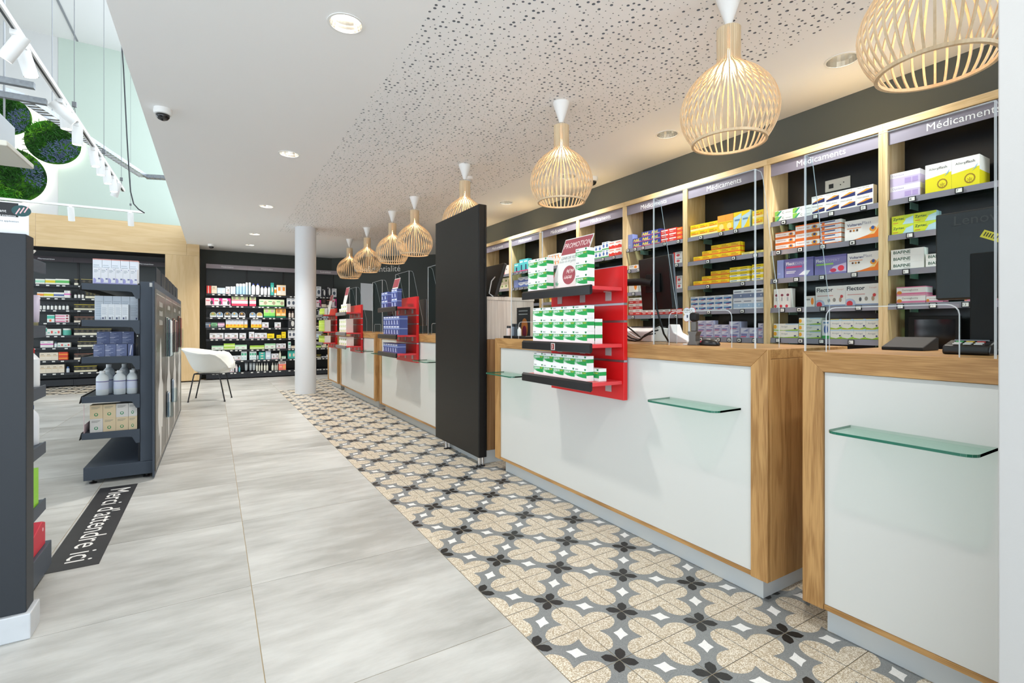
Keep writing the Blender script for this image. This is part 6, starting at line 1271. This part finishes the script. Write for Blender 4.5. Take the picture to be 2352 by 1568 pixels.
yc_ = on_x(1583, 749, 1.99).y; zc_ = on_x(1583, 722, 1.99).z
t = thing('clover_sign', 'white four-lobed sign with red rim beside the scanner', 'sign', (1.99, yc_, CT)); m = MB(); m2 = MB()
def clover(k): return [(yc_-k*(.027+.016*abs(math.sin(2*t_))**.8)*math.cos(t_), zc_+k*(.027+.016*abs(math.sin(2*t_))**.8)*math.sin(t_)) for t_ in [2*math.pi*q/48 for q in range(48)]]
build(m.prism(clover(.93), 1.9885, 1.992, 'x'), 'sign_face', flat('eceef0'), t); build(m2.prism(clover(1.0), 1.9925, 1.995, 'x'), 'sign_rim', flat('c0606c'), t)
build(MB().text('UPSA', (1.9872, yc_+.026, zc_+.009), (0, -1, 0), (0, 0, 1), .05, 0), 'lettering', flat('9a8c78'), t); build(MB().box(1.9874, yc_+.006, zc_-.016, 1.9878, yc_+.013, zc_-.002), 'blue_mark', flat('30405c'), t); build(MB().box(1.9874, yc_-.013, zc_-.016, 1.9878, yc_-.006, zc_-.002), 'red_mark', flat('d03c44'), t)
build(MB().tube([(1.99, yc_, CT), (1.99, yc_, zc_-.03)], .004, 8).lathe([(.03, 0), (.03, .004)], 16, (1.99, yc_, CT)), 'sign_stem', PW, t)
ym = on_x(1630, 749, 1.97).y; t = thing('computer_mouse', 'black computer mouse beside the scanner', 'mouse', (1.97, ym, CT)); m = MB()
m.lathe([(.032, 0), (.034, .008), (.028, .022), (.014, .031), (.002, .033)], 20); m.v = [(1.97+x*.95, ym+y*1.55, CT+z) for x, y, z in m.v]; o = build(m, 'mouse_body', BLACK, t, smooth=True); build(MB().box(1.948, ym+.028, CT+.014, 1.955, ym+.036, CT+.022), 'red_light', flat('a83040'), t)
# black screen and keyboard low in the bay beside the white wall
t = thing('wall_display', 'black screen on the lower shelving beside the white wall', 'screen', (3.56, 1.1, .9)); y0_, y1_ = on_x(2205, 749, 3.55).y, on_x(2086, 749, 3.55).y
build(MB().box(3.55, y0_, .80, 3.575, y1_, 1.15), 'frame', BLACKM, t, bevel=.003); build(MB().box(3.5495, y0_+.02, .83, 3.5499, y1_-.03, 1.13), 'screen', SCRN, t); build(MB().box(3.49, y0_-.05, .7805, 3.66, y1_+.02, .7995), 'shelf_foot', BLACKM, t)
yk = on_x(2086, 749, 2.25).y; t = thing('desk_keyboard', 'black keyboard tilted up on the nearest counter', 'keyboard', (2.25, yk-.02, CT)); build(MB().prism([(2.18, CT), (2.32, CT), (2.32, CT+.045), (2.30, CT+.048), (2.18, CT+.012)], yk-.07, yk+.06, 'y'), 'keyboard_body', BLACKM, t, bevel=.003)
# cosmetic display at the far end of the long counter
ye0, ye1 = 2.93, 3.24
t = thing('cosmetic_stand', 'black cosmetics stand with amber picture card, beside the totem', 'stand', (1.95, (ye0+ye1)/2, CT))
build(MB().box(1.885, ye0, CT, 2.02, ye1, CT+.018), 'stand_base', BLACK, t, bevel=.002); zt_ = on_x(1200, 706, 2.0).z
yk0, yk1 = on_x(1217, 749, 2.0).y, on_x(1187, 749, 2.0).y
build(MB().box(2.0, yk0, CT+.0185, 2.004, yk1, zt_), 'picture_card', flat('2a2826'), t); e = ellipse((yk0+yk1)/2-.02, CT+.075, .045, .075, 24); build(MB().prism(e, 1.9985, 1.9999, 'x'), 'amber_print', flat('a8642c'), t); e = ellipse((yk0+yk1)/2-.02, CT+.05, .03, .045, 20); build(MB().prism(e, 1.9978, 1.9984, 'x'), 'wine_print', flat('6c1430'), t)
for k in range(2): build(MB().box(1.9985, yk0+.03, zt_-.03-.025*k, 1.9993, yk1-.03, zt_-.022-.025*k), 'card_line', flat('8a8884'), t)
for k, (u, h_, c, kd, ds) in enumerate([(1164, .075, (214, 214, 216), 'can', 'white tester bottle, leftmost on the cosmetics stand'), (1170, .075, (220, 196, 184), 'can', 'pink tester bottle on the cosmetics stand'), (1179, .09, (120, 128, 140), 'can', 'grey tester bottle on the cosmetics stand'), (1187, .09, (60, 64, 70), 'can', 'dark tester bottle on the cosmetics stand'), (1193, .065, (232, 232, 230), 'jug', 'white pump bottle, rightmost on the cosmetics stand')]):
    put(bottle_mesh(kd, .015, h_, c, '2c2c30' if k < 4 else 'e8e8e8', None), 'tester_bottle', (1.92, min(on_x(u, 749, 1.92).y, 3.222), CT+.0185), 0, ds, 'bottle', 'tester bottles on the cosmetics stand')
# monitor on the tall cabinet
t = thing('cabinet_monitor', 'black tilted monitor with white cable on the pale cabinet', 'monitor', (2.05, 3.6, 1.3285)); M = Matrix.Translation((1.99, 3.70, 1.4)) @ Matrix.Rotation(.32, 4, 'Y')
build(MB().box(-.015, -.2, -.06, .015, .2, .22).xf(M), 'rear_cover', MON, t, bevel=.005); build(MB().box(1.92, 3.58, 1.3285, 2.10, 3.82, 1.345), 'stand_foot', BLACKM, t, bevel=.002)
build(MB().tube([tuple(M @ Vector((-.02, -.12, .10))), tuple(M @ Vector((-.05, -.14, .05))), (1.93, 3.55, 1.36), (1.95, 3.52, 1.334)], .005, 8), 'white_cable', PW, t, smooth=True)
# dark screens beyond the totem
for k, (y, x, lb) in enumerate(((4.75, 2.2, 'black monitor behind the navy-box display'), (6.95, 2.2, 'black monitor behind the white-box display'), (5.9, 2.2, 'black monitor between the two middle red displays'))):
    monitor('desk_monitor', lb, x, y-.22, y+.22, 1.10, 1.42)
# window cards on the far side
t = thing('wall_picture', 'pale framed screen on the dark wall behind the counters', 'picture', tuple(ray_wall(838, 690)))
n = NW; a_, b2_ = ray_wall(830, 650), ray_wall(858, 652); m = MB(); dz = .62
build(MB().add([tuple(a_-n*.03), tuple(b2_-n*.03), tuple(b2_-n*.03-Vector((0, 0, dz))), tuple(a_-n*.03-Vector((0, 0, dz))), tuple(a_-n*.002), tuple(b2_-n*.002), tuple(b2_-n*.002-Vector((0, 0, dz))), tuple(a_-n*.002-Vector((0, 0, dz)))], [(0, 3, 2, 1), (4, 5, 6, 7), (0, 1, 5, 4), (1, 2, 6, 5), (2, 3, 7, 6), (3, 0, 4, 7)]), 'picture_frame', mat('pale_screen', (190, 192, 196), .4), t)
